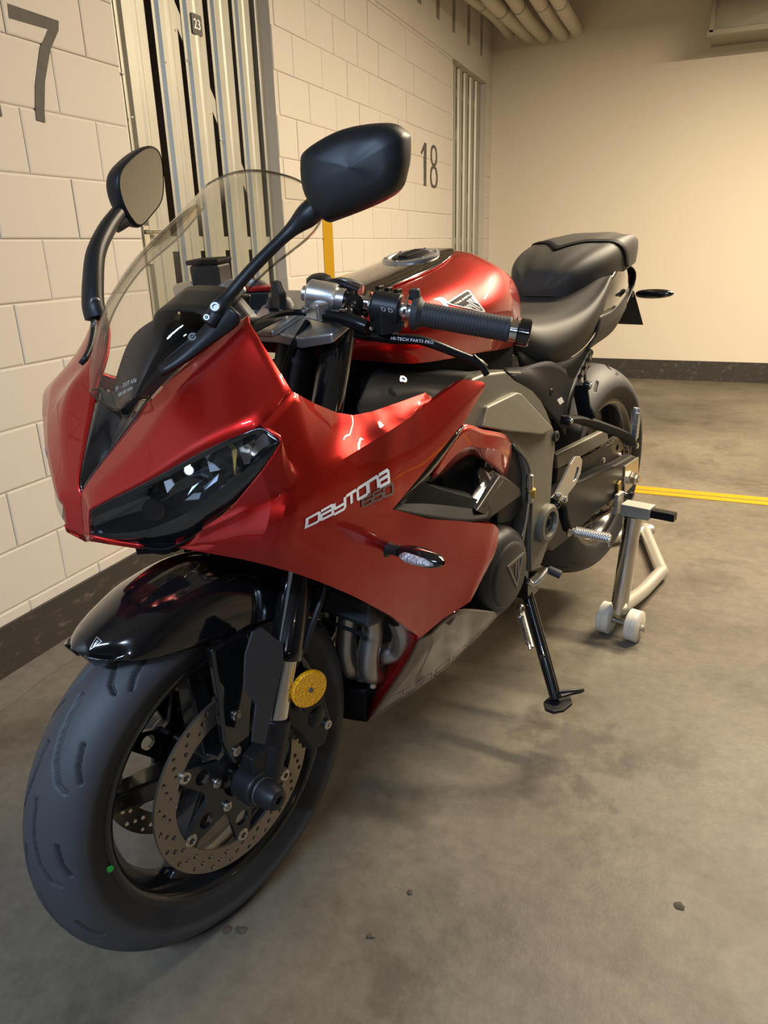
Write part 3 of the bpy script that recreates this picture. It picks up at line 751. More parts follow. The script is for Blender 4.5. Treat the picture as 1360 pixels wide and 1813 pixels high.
# ---- brake calipers behind the legs
for s in (1, -1):
    b = MB()
    out = [(-0.065, 0.408), (-0.095, 0.440), (-0.135, 0.428), (-0.172, 0.375), (-0.182, 0.300), (-0.160, 0.262), (-0.128, 0.268), (-0.112, 0.315), (-0.085, 0.360)]
    b.add(g_prism(out, lambda u, t, d: V(u, d*s, t), 0.080, 0.108)); b.add(g_prism([(-0.128+(u+0.128)*0.93, 0.35+(t-0.35)*0.93) for u, t in out], lambda u, t, d: V(u, d*s, t), 0.030, 0.062))
    b.add(g_box((-0.165, 0.07*s, 0.34), (0.03, 0.05, 0.10), Matrix.Rotation(math.radians(-12), 3, 'Y')))
    cal = b.build('brake_caliper', M_satin, bike, bevel=0.006, angle=50)
    bolt(V(-0.168, 0.108*s, 0.302), (0, s, 0), 0.009, cal, h=0.006); bolt(V(-0.095, 0.108*s, 0.418), (0, s, 0), 0.009, cal, h=0.006)
    for (u, t) in ((-0.118, 0.385), (-0.148, 0.330)):
        x = g_lathe(V(u, 0.106*s, t), (0, s, 0), [(0, 0.019), (0.004, 0.018), (0.006, 0.014), (0.006, 0)], 22); mk('piston_cap', x[0], x[1], M_blackmetal, cal)
    # hose from caliper up into the fairing
    x = g_tube(cr([(-0.10, 0.104*s, 0.435), (-0.125, 0.118*s, 0.475), (-0.155, 0.130*s, 0.530), (-0.200, 0.128*s, 0.590), (-0.23, 0.11*s, 0.66)], 6), 0.0052, 12); mk('brake_hose', x[0], x[1], M_satin, cal)

# ---- mudguard
def fr(th, hw, rlow, R0=0.353):
    th = math.radians(th); rows = []
    prof = [(0, R0), (0.30, R0-0.003), (0.62, R0-0.012), (0.86, R0-0.030), (0.97, (R0-0.030)*0.45+rlow*0.55), (1.0, rlow)]
    P = [V(0, -hw*a, 0)+V(math.cos(th), 0, math.sin(th))*r for a, r in reversed(prof[1:])]+[V(0, hw*a, 0)+V(math.cos(th), 0, math.sin(th))*r for a, r in prof]
    return [FA+q for q in P]
rows = [fr(62.7, 0.024, 0.3465, 0.3495), fr(63.8, 0.040, 0.3375, 0.3515), fr(65.6, 0.051, 0.326), fr(68.5, 0.062, 0.309), fr(74, 0.070, 0.288), fr(82, 0.074, 0.268, 0.356), fr(95, 0.076, 0.249, 0.357), fr(108, 0.076, 0.250, 0.350), fr(125, 0.075, 0.262, 0.342), fr(146, 0.070, 0.285, 0.335)]
x = g_surf(rows, 4, 5); mud = mk('front_mudguard', x[0], x[1], M_gloss, bike, solid=0.003, angle=0)
for s in (1, -1):
    out = [(0.018, 0.560), (-0.050, 0.552), (-0.058, 0.500), (-0.030, 0.420), (-0.012, 0.352), (0.018, 0.350), (0.030, 0.400), (0.022, 0.470)]
    x = g_prism(out, lambda u, t, d: V(u, d*s, t), 0.082, 0.098); st = mk('mudguard_stay', x[0], x[1], M_gloss, mud, bevel=0.005)
    bolt(V(0.0, 0.0975*s, 0.434), (0, s, 0), 0.0085, st, h=0.005); bolt(V(0.012, 0.0975*s, 0.374), (0, s, 0), 0.0085, st, h=0.005)
    out = [(q[0], q[2]) for q in ((-0.0301,0.132,0.5756), (-0.0481,0.132,0.573), (-0.077,0.132,0.5291), (-0.0739,0.132,0.5007), (-0.0381,0.132,0.4261), (-0.0154,0.132,0.3824), (0.0067,0.132,0.4032), (-0.0131,0.132,0.4611), (0.0025,0.132,0.4967), (-0.0103,0.132,0.5472))]
    x = g_prism(out, lambda u, t, d: V(u, d*s+ (0.004 if u < -0.07 else 0)*s, t), 0.1305, 0.134); mk('fork_guard', x[0], x[1], mat('dark grey plastic', (0.030, 0.031, 0.036), 0.55), mud, bevel=0.0012)
# round amber reflectors on the fork
for s in (1, -1):
    c = V(-0.118, 0.132*s, 0.420)
    x = g_lathe(c, (0.25, s, 0.0), [(-0.003, 0.030), (0.0, 0.0322), (0.005, 0.0322), (0.007, 0.030), (0.0075, 0.02), (0.0075, 0)], 40); rf = mk('reflector', x[0], x[1], M_amber, bike)
    x = g_lathe(c+V(0.0018, 0.007*s, 0), (0.25, s, 0.0), [(0, 0.0045), (0.002, 0.004), (0.003, 0)], 14); mk('screw', x[0], x[1], M_darkalu, rf)
    b = MB().add(g_box(c+V(-0.004, -0.012*s, -0.02), (0.02, 0.006, 0.06))); b.build('bracket', M_satin, rf, bevel=0.001)

# ---- nose cowl (left half, then its mirror image, welded in one shell)
A = [(0.1046,0,0.7455), (0.094,0,0.8021), (0.0838,0.012,0.8254), (0.0297,0.045,0.886), (0.0018,0.062,0.9175), (-0.0389,0.087,0.9529), (-0.0732,0.125,0.9845), (-0.0894,0.158,1.0033)]
C = [(0.1115,0.028,0.7561), (0.1056,0.032,0.7898), (0.1023,0.048,0.8034), (0.0668,0.12,0.8387), (0.0373,0.168,0.865), (0.0166,0.2,0.881), (-0.0157,0.237,0.8978), (-0.0697,0.236,0.9227)]
B_ = [(0.1068,0.012,0.7494), (0.0995,0.014,0.7953), (0.092,0.03,0.818), (0.053,0.088,0.8684), (0.0147,0.112,0.9148), (-0.0252,0.118,0.9423), (-0.047,0.132,0.9613), (-0.0808,0.168,0.9971)]
x = g_surf([A, B_, C], 5, 5, lin_v=True); b = MB().add(x).add(mir(x))
# under-lip of the nose
Lo = [(0.1046,0,0.7455), (0.1115,0.028,0.7561), (0.0982,0.055,0.752), (0.0782,0.09,0.7454)]
Lu = [V(q[0]-0.035, q[1], q[2]-0.002) for q in Lo]
x = g_surf([Lo, Lu], 4, 2); b.add(x).add(mir(x))
# thin red band under the headlight
bt = [(0.1111,0.03,0.7651), (0.0967,0.055,0.7577), (0.0788,0.093,0.7512)]; bb = [(0.1115,0.028,0.7561), (0.0982,0.055,0.752), (0.0782,0.09,0.7454)]
x = g_surf([bt, bb], 4, 2); b.add(x).add(mir(x))
bmx = bmesh.new(); vs = [bmx.verts.new(q) for q in b.v]
for q in b.f: bmx.faces.new([vs[i] for i in q])
bmesh.ops.remove_doubles(bmx, verts=bmx.verts, dist=0.0009); bmx.verts.index_update()
nose = mk('nose_cowl', [q.co.copy() for q in bmx.verts], [tuple(y.index for y in q.verts) for q in bmx.faces], M_red, bike, solid=0.003, angle=30); bmx.free()
# black V panel between the screen and the nose
Vr = [(0.0925,0,0.8078), (0.0838,0.01,0.8266), (0.0301,0.043,0.8858), (0.0013,0.06,0.9172)]
Vi = [V(q[0]-0.004, q[1]*0.55, q[2]-0.004) for q in Vr]
Vc = [(0.0935,0,0.8128), V(*(0.0849,0,0.8237))+V(-0.012, 0, -0.01), V(*(0.049,0,0.873))+V(-0.016, 0, -0.012), V(*(0.0267,0,0.8983))+V(-0.016, 0, -0.012)]
rows = [Vr, Vi, [Vector(q) for q in Vc], [V(q[0], -q[1], q[2]) for q in Vi], [V(q[0], -q[1], q[2]) for q in Vr]]
x = g_surf(rows, 4, 3, lin_v=True); mk('nose_panel', x[0], x[1], M_gloss, bike, solid=0.003, angle=20)

# ---- headlights
HT = [(0.1056,0.032,0.7898), (0.1023,0.048,0.8034), (0.0668,0.12,0.8387), (0.0373,0.168,0.865), (0.0166,0.2,0.881), (0.0008,0.222,0.89), (-0.0141,0.238,0.8944), (-0.02,0.256,0.8816)]
HL = [(0.1105,0.028,0.7628), (0.0945,0.05,0.7539), (0.0687,0.084,0.7429), (0.0402,0.128,0.7522), (0.0196,0.175,0.7843), (0.0052,0.211,0.8142), (-0.0049,0.243,0.8504), (-0.0202,0.258,0.8785)]
HN = V(0.72, 0.58, 0.20).normalized()
dep_ = [0.004, 0.012, 0.022, 0.028, 0.028, 0.016, 0.002, 0.0]
fr_ = [0.78, 0.76, 0.72, 0.66, 0.62, 0.62, 0.62, 0.62]
r1 = [Vector(a).lerp(Vector(c), 0.07)-HN*0.001 for a, c in zip(HT, HL)]
r2 = [Vector(a).lerp(Vector(c), 0.22*f_+0.05)-HN*d for a, c, d, f_ in zip(HT, HL, dep_, fr_)]
r3 = [Vector(a).lerp(Vector(c), 0.85*f_)-HN*d for a, c, d, f_ in zip(HT, HL, dep_, fr_)]
r4 = [Vector(a).lerp(Vector(c), f_)+HN*(0.006 if 0 < i < 7 else 0) for i, (a, c, f_) in enumerate(zip(HT, HL, fr_))]
r45 = [Vector(a).lerp(Vector(c), (f_+1)/2)+HN*(0.005 if 0 < i < 7 else 0) for i, (a, c, f_) in enumerate(zip(HT, HL, fr_))]
x = g_surf([HT, r1, r2, r3, r4, r45, HL], 5, 3, lin_v=True)
hl = both('headlight', x, M_gloss, bike, solid=0.002, angle=40)
lt = [Vector(q)+HN*0.001 for q in r1[:6]]; lb = [Vector(q)+HN*0.001 for q in r4[:6]]
lm = [a.lerp(c, 0.5)+HN*0.004 for a, c in zip(lt, lb)]
gl = g_surf([lt, lm, lb], 5, 4)
mg = mir(gl)
mk('lens', gl[0], gl[1], M_hlens, hl[0], angle=0); mk('lens', mg[0], mg[1], M_hlens, hl[1], angle=0)
def shard(P, m, name='reflector_facet'):
    v = [Vector(q) for q in P]; n = len(v); c = sum(v, Vector())/n
    w_ = v+[q-HN*0.004 for q in v]; f = [tuple(range(n)), tuple(range(2*n-1, n-1, -1))]+[(k, (k+1) % n, n+(k+1) % n, n+k) for k in range(n)]
    mk(name, w_, f, m, hl[0], smooth=False); y_ = mir((w_, f)); mk(name, y_[0], y_[1], m, hl[1], smooth=False)
IN = HN*0.0
def fp(*P): return [Vector(q)+IN for q in P]
shard(fp((0.0178,0.17,0.8552), (0.0129,0.176,0.8496), (0.0093,0.18,0.8419), (0.0206,0.175,0.8421)), M_facet)
shard(fp((0.0066,0.173,0.8354), (0.0112,0.172,0.8266), (0.0241,0.162,0.8177), (0.0262,0.164,0.8233)), M_facet)
shard(fp((0.0174,0.162,0.8321), (0.0272,0.158,0.8277), (0.0408,0.15,0.8151), (0.0335,0.152,0.8238)), M_facet)
shard(fp((0.0268,0.158,0.8143), (0.0352,0.154,0.816), (0.0447,0.148,0.8095), (0.0303,0.156,0.8071)), M_facet)
shard(fp((0.0608,0.138,0.8377), (0.0542,0.144,0.8399), (0.0526,0.146,0.8325), (0.0609,0.14,0.8236)), M_facet)
shard(fp((-0.0054,0.19,0.8684), (-0.0065,0.198,0.8651), (0.0025,0.197,0.8352), (0.0002,0.192,0.8422)), mat('amber glint', (0.55, 0.38, 0.12), 0.2, metal=0.9))
lc = V(*(0.0391,0.16,0.8481))-HN*0.004
x = g_lathe(lc, HN, [(0, 0.005), (0.003, 0.0065), (0.003, 0.005), (0.001, 0.0038)], 20); mk('led_bezel', x[0], x[1], M_darkalu, hl[0]); x = mir(x); mk('led_bezel', x[0], x[1], M_darkalu, hl[1])
x = g_lathe(lc+HN*0.001, HN, [(0, 0.0034), (0.002, 0.003), (0.003, 0)], 16); mk('led', x[0], x[1], M_led_glint, hl[0])  # glowing dot for the flash glint, left headlight only
x = g_cyl(V(*(0.0709,0.114,0.7987))-HN*0.014, V(*(0.0709,0.114,0.7987))-HN*0.006, 0.014, 20, 0.002); mk('projector', x[0], x[1], M_gloss, hl[0]); x = mir(x); mk('projector', x[0], x[1], M_gloss, hl[1])
# ribbed black chin under the headlights
ct = [(0.0814,0.09,0.7492), (0.0665,0.115,0.7456), (0.0487,0.14,0.7556), (0.0383,0.166,0.7734)]; cb = [(0.0768,0.08,0.7399), (0.0572,0.097,0.7297), (0.0475,0.115,0.7387), (0.0372,0.156,0.766)]
ct2 = [V(q[0]-0.05, q[1], q[2]) for q in cb]
x = g_surf([ct, cb, ct2], 4, 2, lin_v=True); ch = both('chin_mesh', x, M_matt, bike, solid=0.002)
for s in (0, 1):
    for k in range(14):
        q = Vector(cb[0]).lerp(Vector(cb[2]), k/13.0)+V(0.001, 0.001, 0.003)
        if s: q.y = -q.y
        v, f = g_box(q, (0.012, 0.0022, 0.012)); mk('rib', v, f, M_matt, ch[s], smooth=False)

# ---- side fairings
T = [(0.038,0.166,0.7748), (0.0188,0.2,0.8005), (-0.001,0.243,0.8483), (-0.0207,0.259,0.8771), (-0.0215,0.258,0.8855), (-0.0149,0.238,0.8982), (-0.0686,0.237,0.9224), (-0.1122,0.228,0.8947), (-0.1594,0.219,0.8689), (-0.1951,0.216,0.8546), (-0.2368,0.216,0.8485), (-0.3007,0.216,0.8452), (-0.3702,0.211,0.8404), (-0.3929,0.209,0.8253)]
K = [(0.0394,0.166,0.7723), (0.0163,0.212,0.7954), (-0.007,0.244,0.811), (-0.0269,0.253,0.816), (-0.0395,0.255,0.8175), (-0.0532,0.256,0.8186), (-0.0723,0.257,0.82), (-0.0994,0.256,0.8209), (-0.1288,0.254,0.8227), (-0.1571,0.251,0.823), (-0.1866,0.249,0.8243), (-0.2314,0.246,0.8262), (-0.2884,0.24,0.8286), (-0.3252,0.237,0.8316)]
def strip(a, c, n=4): return g_surf([a, midrow(a, c, 0.5, (0, -0.002, 0)), c], 3, n, lin_u=True)
b = MB().add(strip(T, K))
rim_in = [V(q[0], q[1]-0.010, q[2]-0.002) for q in T[6:]]
S1t = [(0.0394,0.166,0.7723), (-0.007,0.244,0.811), (-0.0723,0.257,0.82), (-0.1866,0.249,0.8243), (-0.2314,0.246,0.8262), (-0.3238,0.238,0.832), (-0.4401,0.235,0.8466), (-0.4988,0.233,0.8285)]
S1b = [(0.0489,0.128,0.745), (0.0083,0.243,0.7754), (-0.0591,0.26,0.7623), (-0.1676,0.259,0.7325), (-0.2077,0.259,0.7208), (-0.3072,0.251,0.7487), (-0.4218,0.244,0.7846), (-0.5004,0.236,0.8189)]
S2t = [(0.0489,0.128,0.745), (0.0083,0.243,0.7754), (-0.0591,0.26,0.7623), (-0.1676,0.259,0.7325), (-0.2065,0.26,0.711), (-0.2899,0.263,0.6722), (-0.3912,0.261,0.6252), (-0.4864,0.257,0.5806), (-0.5153,0.25,0.5558)]
S2b = [(0.051,0.122,0.7428), (0.0225,0.208,0.7368), (-0.0455,0.238,0.6888), (-0.1362,0.24,0.6108), (-0.2176,0.23,0.5337), (-0.313,0.212,0.4313), (-0.3629,0.228,0.4487), (-0.4218,0.244,0.4556), (-0.4715,0.25,0.4982)]
def quad(t_, b_, o_, at, vb=0.42):
    P0, P1, P2 = Vector(t_), Vector(b_), Vector(o_)
    L0 = (at-vb)*(at-1)/(vb); L1 = at*(at-1)/(vb*(vb-1)); L2 = at*(at-vb)/(1-vb)
    return P0*L0+P1*L1+P2*L2
n5 = 5
Q1 = [quad(S1t[k], S1b[k], S2b[k], 0.21) for k in range(n5)]; Q2 = [quad(S1t[k], S1b[k], S2b[k], 0.71) for k in range(n5)]
for P in (Q1, Q2):      # take X and Z from the straight midpoints, the depth from the parabola
    R_ = [(Vector(a_)+Vector(c_))/2 for a_, c_ in (zip(S1t, S1b) if P is Q1 else zip(S1b, S2b))]
    for k in range(n5): P[k] = V(R_[k].x, P[k].y, R_[k].z)
S1m = Q1+midrow(S1t, S1b, 0.5, (0, 0.003, 0))[n5:]
S2m = Q2+midrow(S2t, S2b, 0.5, (0, 0.005, 0))[n5:]
um = [0, 0.5, 1, 1.25, 1.5, 1.75, 2, 2.25, 2.5, 2.75, 3, 4]      # where each crease point sits along the coarse columns
dense = lambda P: [cr_at(P[:n5], u_) for u_ in um]
SA = surf_grid([K[:12], dense(S1m), dense(S1b), dense(S2m), dense(S2b)], 3, 5, lin_u=True)
b.add(g_grid(SA))
t2_ = [K[11], K[12], K[13], S1t[6], S1t[7]]; b2_ = [S1b[4], Vector(S1b[4]).lerp(Vector(S1b[5]), 0.5), S1b[5], S1b[6], S1b[7]]
SB = surf_grid([t2_, midrow(t2_, b2_, 0.5, (0, 0.003, 0)), b2_], 3, 5, lin_u=True)
for r_ in range(11): SB[r_][0] = SA[r_][-1]
b.add(g_grid(SB))
SC_ = surf_grid([[S1b[n5-1]]+S2t[n5:], S2m[n5-1:], S2b[n5-1:]], 6, 5, lin_u=True)
for r_ in range(11): SC_[r_][0] = SA[10+r_][-1]
b.add(g_grid(SC_))
# turned-in lips
def lip(P, d, n=1): return g_surf([P, [Vector(q)+V(*d) for q in P]], n, 2, lin_u=True)
b.add(lip(SC_[0]+[r_[-1] for r_ in SC_[1:]], (0.004, -0.022, 0.004)))
b.add(lip(SB[-1], (-0.004, -0.020, -0.004))); b.add(lip(SB[0][6:]+[r_[-1] for r_ in SB[1:]], (0, -0.018, -0.006)))
b.add(lip(SA[-1]+SC_[-1][1:], (0, -0.030, 0.006))); b.add(lip(lin(T[6:], 3), (0, -0.012, -0.006)))
bmx = bmesh.new(); vs = [bmx.verts.new(q) for q in b.v]
for q in b.f: bmx.faces.new([vs[i] for i in q])
bmesh.ops.remove_doubles(bmx, verts=bmx.verts, dist=0.0008); bmx.verts.index_update()
fv = ([q.co.copy() for q in bmx.verts], [tuple(y.index for y in q.verts) for q in bmx.faces]); bmx.free()
fair = both('side_fairing', fv, M_red, bike, solid=0.0028, angle=24)
# black inner panel below the rim
ir = [(-0.2224,0.207,0.845), (-0.2471,0.207,0.8422), (-0.3145,0.205,0.8378), (-0.385,0.2,0.8328), (-0.4173,0.2,0.8105)]
ii = [(-0.3508,0.12,0.8654), (-0.3875,0.12,0.8705), (-0.4416,0.13,0.8589), (-0.5337,0.14,0.8338), (-0.629,0.15,0.8073)]
x = g_surf([ir, midrow(ir, ii, 0.5, (0, -0.02, -0.02)), ii], 4, 4); inn = both('inner_panel', x, M_matt, bike, solid=0.002)
bolt((-0.3935,0.15,0.8496), (0.1, 0.7, 0.7), 0.0075, inn[0], M_steel, 0.005, 'screw')

# ---- intake beside the fairing
DI_b = [(-0.2089,0.257,0.7199), (-0.2928,0.261,0.6725), (-0.3942,0.259,0.6235), (-0.4805,0.254,0.5943)]
DI_m = [(-0.2473,0.24,0.7101), (-0.3338,0.238,0.6751), (-0.4417,0.238,0.6246), (-0.5015,0.244,0.5978)]
DI_t = [(-0.3041,0.238,0.7248), (-0.3554,0.235,0.6923), (-0.4612,0.233,0.6339), (-0.5004,0.236,0.6173)]
DI_i = [(-0.3704,0.195,0.6951), (-0.424,0.19,0.6646), (-0.5373,0.185,0.6087), (-0.5767,0.19,0.5972)]
x = g_surf([DI_b, DI_m, DI_t, DI_i], 5, 4, lin_v=True); both('intake_duct', x, M_matt, bike, solid=0.003, angle=25)
# black seam strip along the rear edge of the wing
sa = [(-0.2242,0.25,0.7168), (-0.3208,0.243,0.7409), (-0.4338,0.236,0.7754)]; sb = [(-0.3008,0.236,0.7229), (-0.348,0.232,0.7174), (-0.4518,0.226,0.7592)]
x = g_surf([sa, sb], 4, 2); both('intake_edge', x, M_gloss, bike, solid=0.003)
# dark back of the intake
bk = [(-0.3573,0.195,0.69), (-0.4378,0.17,0.682), (-0.5235,0.17,0.7061), (-0.6681,0.16,0.6534)]; bk2 = [(-0.3647,0.195,0.6853), (-0.4712,0.17,0.6219), (-0.5812,0.165,0.5613), (-0.6868,0.16,0.5379)]
x = g_surf([bk, bk2], 4, 4); both('intake_liner', x, M_intake, bike, solid=0.002)
# fin across the intake
F1 = [(-0.5572,0.185,0.6837), (-0.5633,0.195,0.6646), (-0.581,0.21,0.6311), (-0.5805,0.222,0.6222)]; F2 = [(-0.5255,0.19,0.644), (-0.5061,0.21,0.6361), (-0.4659,0.23,0.6315), (-0.476,0.246,0.6159)]
F3 = [(-0.5391,0.175,0.6309), (-0.5259,0.19,0.6184), (-0.4859,0.21,0.6133), (-0.464,0.235,0.6109)]
x = g_surf([F1, F2, F3], 4, 3, lin_v=True); fin = both('intake_fin', x, M_gloss, bike, solid=0.003, angle=25)
G1 = [(-0.5672,0.224,0.6374), (-0.6261,0.214,0.6043), (-0.676,0.206,0.568)]; G2 = [(-0.4443,0.252,0.6234), (-0.4739,0.247,0.6063), (-0.5117,0.24,0.5852)]; G3 = [(-0.4993,0.245,0.5858), (-0.5736,0.225,0.5674), (-0.6939,0.2,0.548)]
b = MB(); v = [Vector(G1[0]), Vector(G1[1]), Vector(G1[2]), Vector((-0.6939,0.2,0.5467)), Vector((-0.4943,0.248,0.5885)), Vector((-0.4373,0.253,0.6243))]
v2 = [q+V(-0.03, -0.045, 0.0) for q in v]
b.add((v+v2, [(0, 1, 2, 3, 4, 5), (11, 10, 9, 8, 7, 6)]+[(i, (i+1) % 6, 6+(i+1) % 6, 6+i) for i in range(6)]))
fe = b.build('fin_end', M_satin, fin[0], bevel=0.003, angle=25); y_ = mir((b.v, b.f)); mk('fin_end', y_[0], y_[1], M_satin, fin[1], bevel=0.003, angle=25)
# red cover above the intake
U0 = [(-0.3393,0.236,0.7193), (-0.4377,0.231,0.767), (-0.5283,0.218,0.7343), (-0.6184,0.204,0.6977), (-0.6594,0.195,0.6682)]
U1 = [(-0.3492,0.233,0.7124), (-0.4419,0.229,0.7325), (-0.5154,0.225,0.7084), (-0.5955,0.212,0.6775), (-0.6594,0.196,0.65)]
U2 = [(-0.3852,0.215,0.6973), (-0.4881,0.205,0.6987), (-0.5319,0.205,0.68), (-0.5779,0.205,0.647), (-0.6482,0.188,0.5964)]
x = g_surf([U0, U1, U2], 4, 4, lin_v=True); b = MB().add(x)
b.add(lip(cr(U0, 4)[4:], (-0.004, -0.05, 0.0)))
cov = both('intake_cover', (b.v, b.f), M_red, bike, solid=0.003, angle=22)

# ---- lower fairing and belly pan
P_t = [(-0.3254,0.2,0.4211), (-0.3498,0.208,0.4215), (-0.3768,0.218,0.4367), (-0.4426,0.22,0.4207), (-0.6075,0.195,0.3167)]
P_m = [(-0.3321,0.155,0.3394), (-0.3696,0.175,0.3402), (-0.4256,0.185,0.3419), (-0.4998,0.188,0.3324), (-0.6095,0.18,0.2943)]
P_b = [(-0.3173,0.062,0.1798), (-0.3567,0.085,0.1946), (-0.4091,0.115,0.2165), (-0.4845,0.14,0.2365), (-0.6272,0.165,0.2712)]
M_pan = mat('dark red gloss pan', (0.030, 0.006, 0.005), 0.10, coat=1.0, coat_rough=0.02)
x = g_surf([P_t, P_m, P_b], 5, 6); pb = MB().add(x)
front = [V(q[0], q[1]*0.55, q[2]) for q in (P_t[0], P_m[0], P_b[0])]
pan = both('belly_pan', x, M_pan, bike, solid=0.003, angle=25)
# front edge of the pan (red painted return) and its black floor
e0 = [P_t[0], P_m[0], P_b[0]]; e1 = [(-0.3772,0.135,0.3922), (-0.352,0.105,0.3182), (-0.3378,0.045,0.1788)]
x = g_surf([e0, e1], 5, 3); y_ = mir(x); mk('pan_edge', x[0], x[1], M_red, pan[0], solid=0.002); mk('pan_edge', y_[0], y_[1], M_red, pan[1], solid=0.002)
fl0 = [Vector((-0.3173,0.062,0.1798)), Vector((-0.3422,0,0.147)), Vector((-0.3422,0,0.147))*1]
tip = Vector(P_b[0])
v = [V(tip.x, tip.y, tip.z), V(tip.x+0.012, 0, tip.z-0.004), V(tip.x, -tip.y, tip.z), V(P_b[2][0], -P_b[2][1]*0.8, P_b[2][2]-0.01), V(P_b[2][0], 0, P_b[2][2]-0.03), V(P_b[2][0], P_b[2][1]*0.8, P_b[2][2]-0.01),
     V(P_b[4][0], -P_b[4][1], P_b[4][2]), V(P_b[4][0], 0, P_b[4][2]-0.04), V(P_b[4][0], P_b[4][1], P_b[4][2])]
mk('pan_floor', v, [(0, 1, 4, 5), (1, 2, 3, 4), (5, 4, 7, 8), (4, 3, 6, 7)], M_matt, pan[0], solid=0.003)
nz = V(tip.x+0.002, 0, tip.z+0.075)
x = g_surf([[V(tip.x+0.004, 0.075, tip.z+0.085), V(tip.x+0.026, 0.0, tip.z+0.075), V(tip.x+0.004, -0.075, tip.z+0.085)], [V(tip.x+0.001, tip.y, tip.z), V(tip.x+0.016, 0, tip.z-0.003), V(tip.x+0.001, -tip.y, tip.z)]], 5, 4)
mk('pan_nose', x[0], x[1], M_matt, pan[0], solid=0.003)

# ---- windscreen
E_ = [(0.0013,0.057,0.9154), (-0.0283,0.086,0.9488), (-0.0744,0.116,0.9963), (-0.1471,0.136,1.0471), (-0.2342,0.145,1.0871), (-0.2816,0.13,1.1263)]
cz = [0.898, 0.951, 1.012, 1.075, 1.128, 1.170]; cx = [0.022, 0.004, -0.038, -0.105, -0.182, -0.258]
rows = []
for e_, zc_, xc_ in zip(E_, cz, cx):
    e_ = Vector(e_); c_ = V(xc_, 0, zc_); m_ = e_.lerp(c_, 0.45)+V(0.012, 0.016, 0.010)
    q = [e_, m_, c_, V(m_.x, -m_.y, m_.z), V(e_.x, -e_.y, e_.z)]; rows.append(q)
x = g_surf(rows, 8, 6); scr = mk('windscreen', x[0], x[1], M_screen, bike, solid=0.0025, angle=0)
# rolled edge that catches the light
G = surf_grid(rows, 8, 6); edge = [r[0] for r in G]+G[-1][1:-1]+[r[-1] for r in reversed(G)]
M_edge = glass_mat('screen edge', (0.55, 0.55, 0.52))
x = g_tube(edge+G[0][::-1][1:-1], 0.0016, 6, closed=True); mk('screen_edge', x[0], x[1], M_edge, scr)
tv, tf = g_text('E9  -  DOT AS6', 0.0075); tv2, tf2 = g_text('43R 001 M74', 0.0065)
def on_screen(tv, tf, oy, oz):
    o_ = V(*(0.0138,0.028,0.9259)); ux = V(-0.18, 0.95, 0.25).normalized(); uz = V(-0.55, -0.1, 0.83).normalized()
    vf = ([o_+ux*(q.x+oy)+uz*(q.y+oz) for q in tv], tf)
    vf = drape(vf, scr, (-0.83, -0.2, -0.52), 0.0022, 0.02); mk('approval_mark', vf[0], vf[1], mat('etched mark', (0.5, 0.5, 0.48), 0.6), scr, smooth=False)
on_screen(tv, tf, 0, 0.005); on_screen(tv2, tf2, 0, -0.004)

# dark cowl inside the screen, and the instrument binnacle
ra = [V(0.0, 0.05, 0.885), V(0.005, 0, 0.888), V(0.0, -0.05, 0.885)]; rb = [V(-0.045, 0.083, 0.925), V(-0.03, 0, 0.915), V(-0.045, -0.083, 0.925)]
rc = [V(-0.10, 0.110, 0.965), V(-0.085, 0, 0.948), V(-0.10, -0.110, 0.965)]; rd = [V(-0.175, 0.125, 0.985), V(-0.17, 0, 0.975), V(-0.175, -0.125, 0.985)]
x = g_surf([ra, rb, rc, rd], 5, 5); mk('cockpit_cowl', x[0], x[1], M_matt, bike, solid=0.003)
hood = [[V(-0.115, 0.085, 0.965), V(-0.105, 0.05, 0.998), V(-0.10, 0, 1.004), V(-0.105, -0.05, 0.998), V(-0.115, -0.085, 0.965)], [V(-0.165, 0.09, 0.985), V(-0.160, 0.055, 1.020), V(-0.157, 0, 1.027), V(-0.160, -0.055, 1.020), V(-0.165, -0.09, 0.985)]]
x = g_surf(hood, 5, 4); dsp = mk('instrument_display', x[0], x[1], M_satin, bike, solid=0.004)
x = g_prism([(-0.07, 0.972), (0.07, 0.972), (0.07, 1.015), (-0.07, 1.015)], lambda u, t, d: V(-0.150-d-(t-0.97)*0.35, u, t), 0, 0.012); mk('screen_face', x[0], x[1], M_gloss, dsp, bevel=0.003)
for k in range(3):   # grey slots on the inner cowl side
    p_ = V(-0.055-0.022*k, 0.082+0.009*k, 0.938+0.018*k)
    v, f = g_box(p_, (0.004, 0.030, 0.012), Matrix.Rotation(0.6, 3, 'Z') @ Matrix.Rotation(0.7, 3, 'Y')); mk('cowl_slot', v, f, mat('grey plastic', (0.09, 0.09, 0.085), 0.6), dsp, smooth=False)

# ---- mirrors
def mirror_head(name, rim, d, depth, glass_in, parent):
    rim = [Vector(q) for q in rim]; d = Vector(d).normalized(); c = sum(rim, Vector())/len(rim)
    rows = []
    for s_, dd in ((0.94, -0.004), (1.0, 0.0), (0.985, 0.35*depth), (0.90, 0.70*depth), (0.68, 0.92*depth), (0.42, 1.0*depth), (0.2, 1.03*depth), (0.05, 1.04*depth), (0.002, 1.04*depth)):
        rows.append([c+(q-c)*s_+d*dd for q in rim])
    x = g_surf(rows, 5, 3, closed_u=True); h = mk('mirror_housing', x[0], x[1], M_satin, parent, angle=0)
    R1 = [c+(q-c)*0.93+d*(-0.003) for q in cr(rim, 5, True)]; R0 = [q-d*(-0.004) for q in R1]
    n = len(R1); mk('mirror_glass', R1+R0, [tuple(range(n)), tuple(range(2*n-1, n-1, -1))]+[(k, (k+1) % n, n+(k+1) % n, n+k) for k in range(n)], M_mirror, parent, angle=30)
    return h
def ypx(px): return 0.205+0.115*(px-537)/191.0
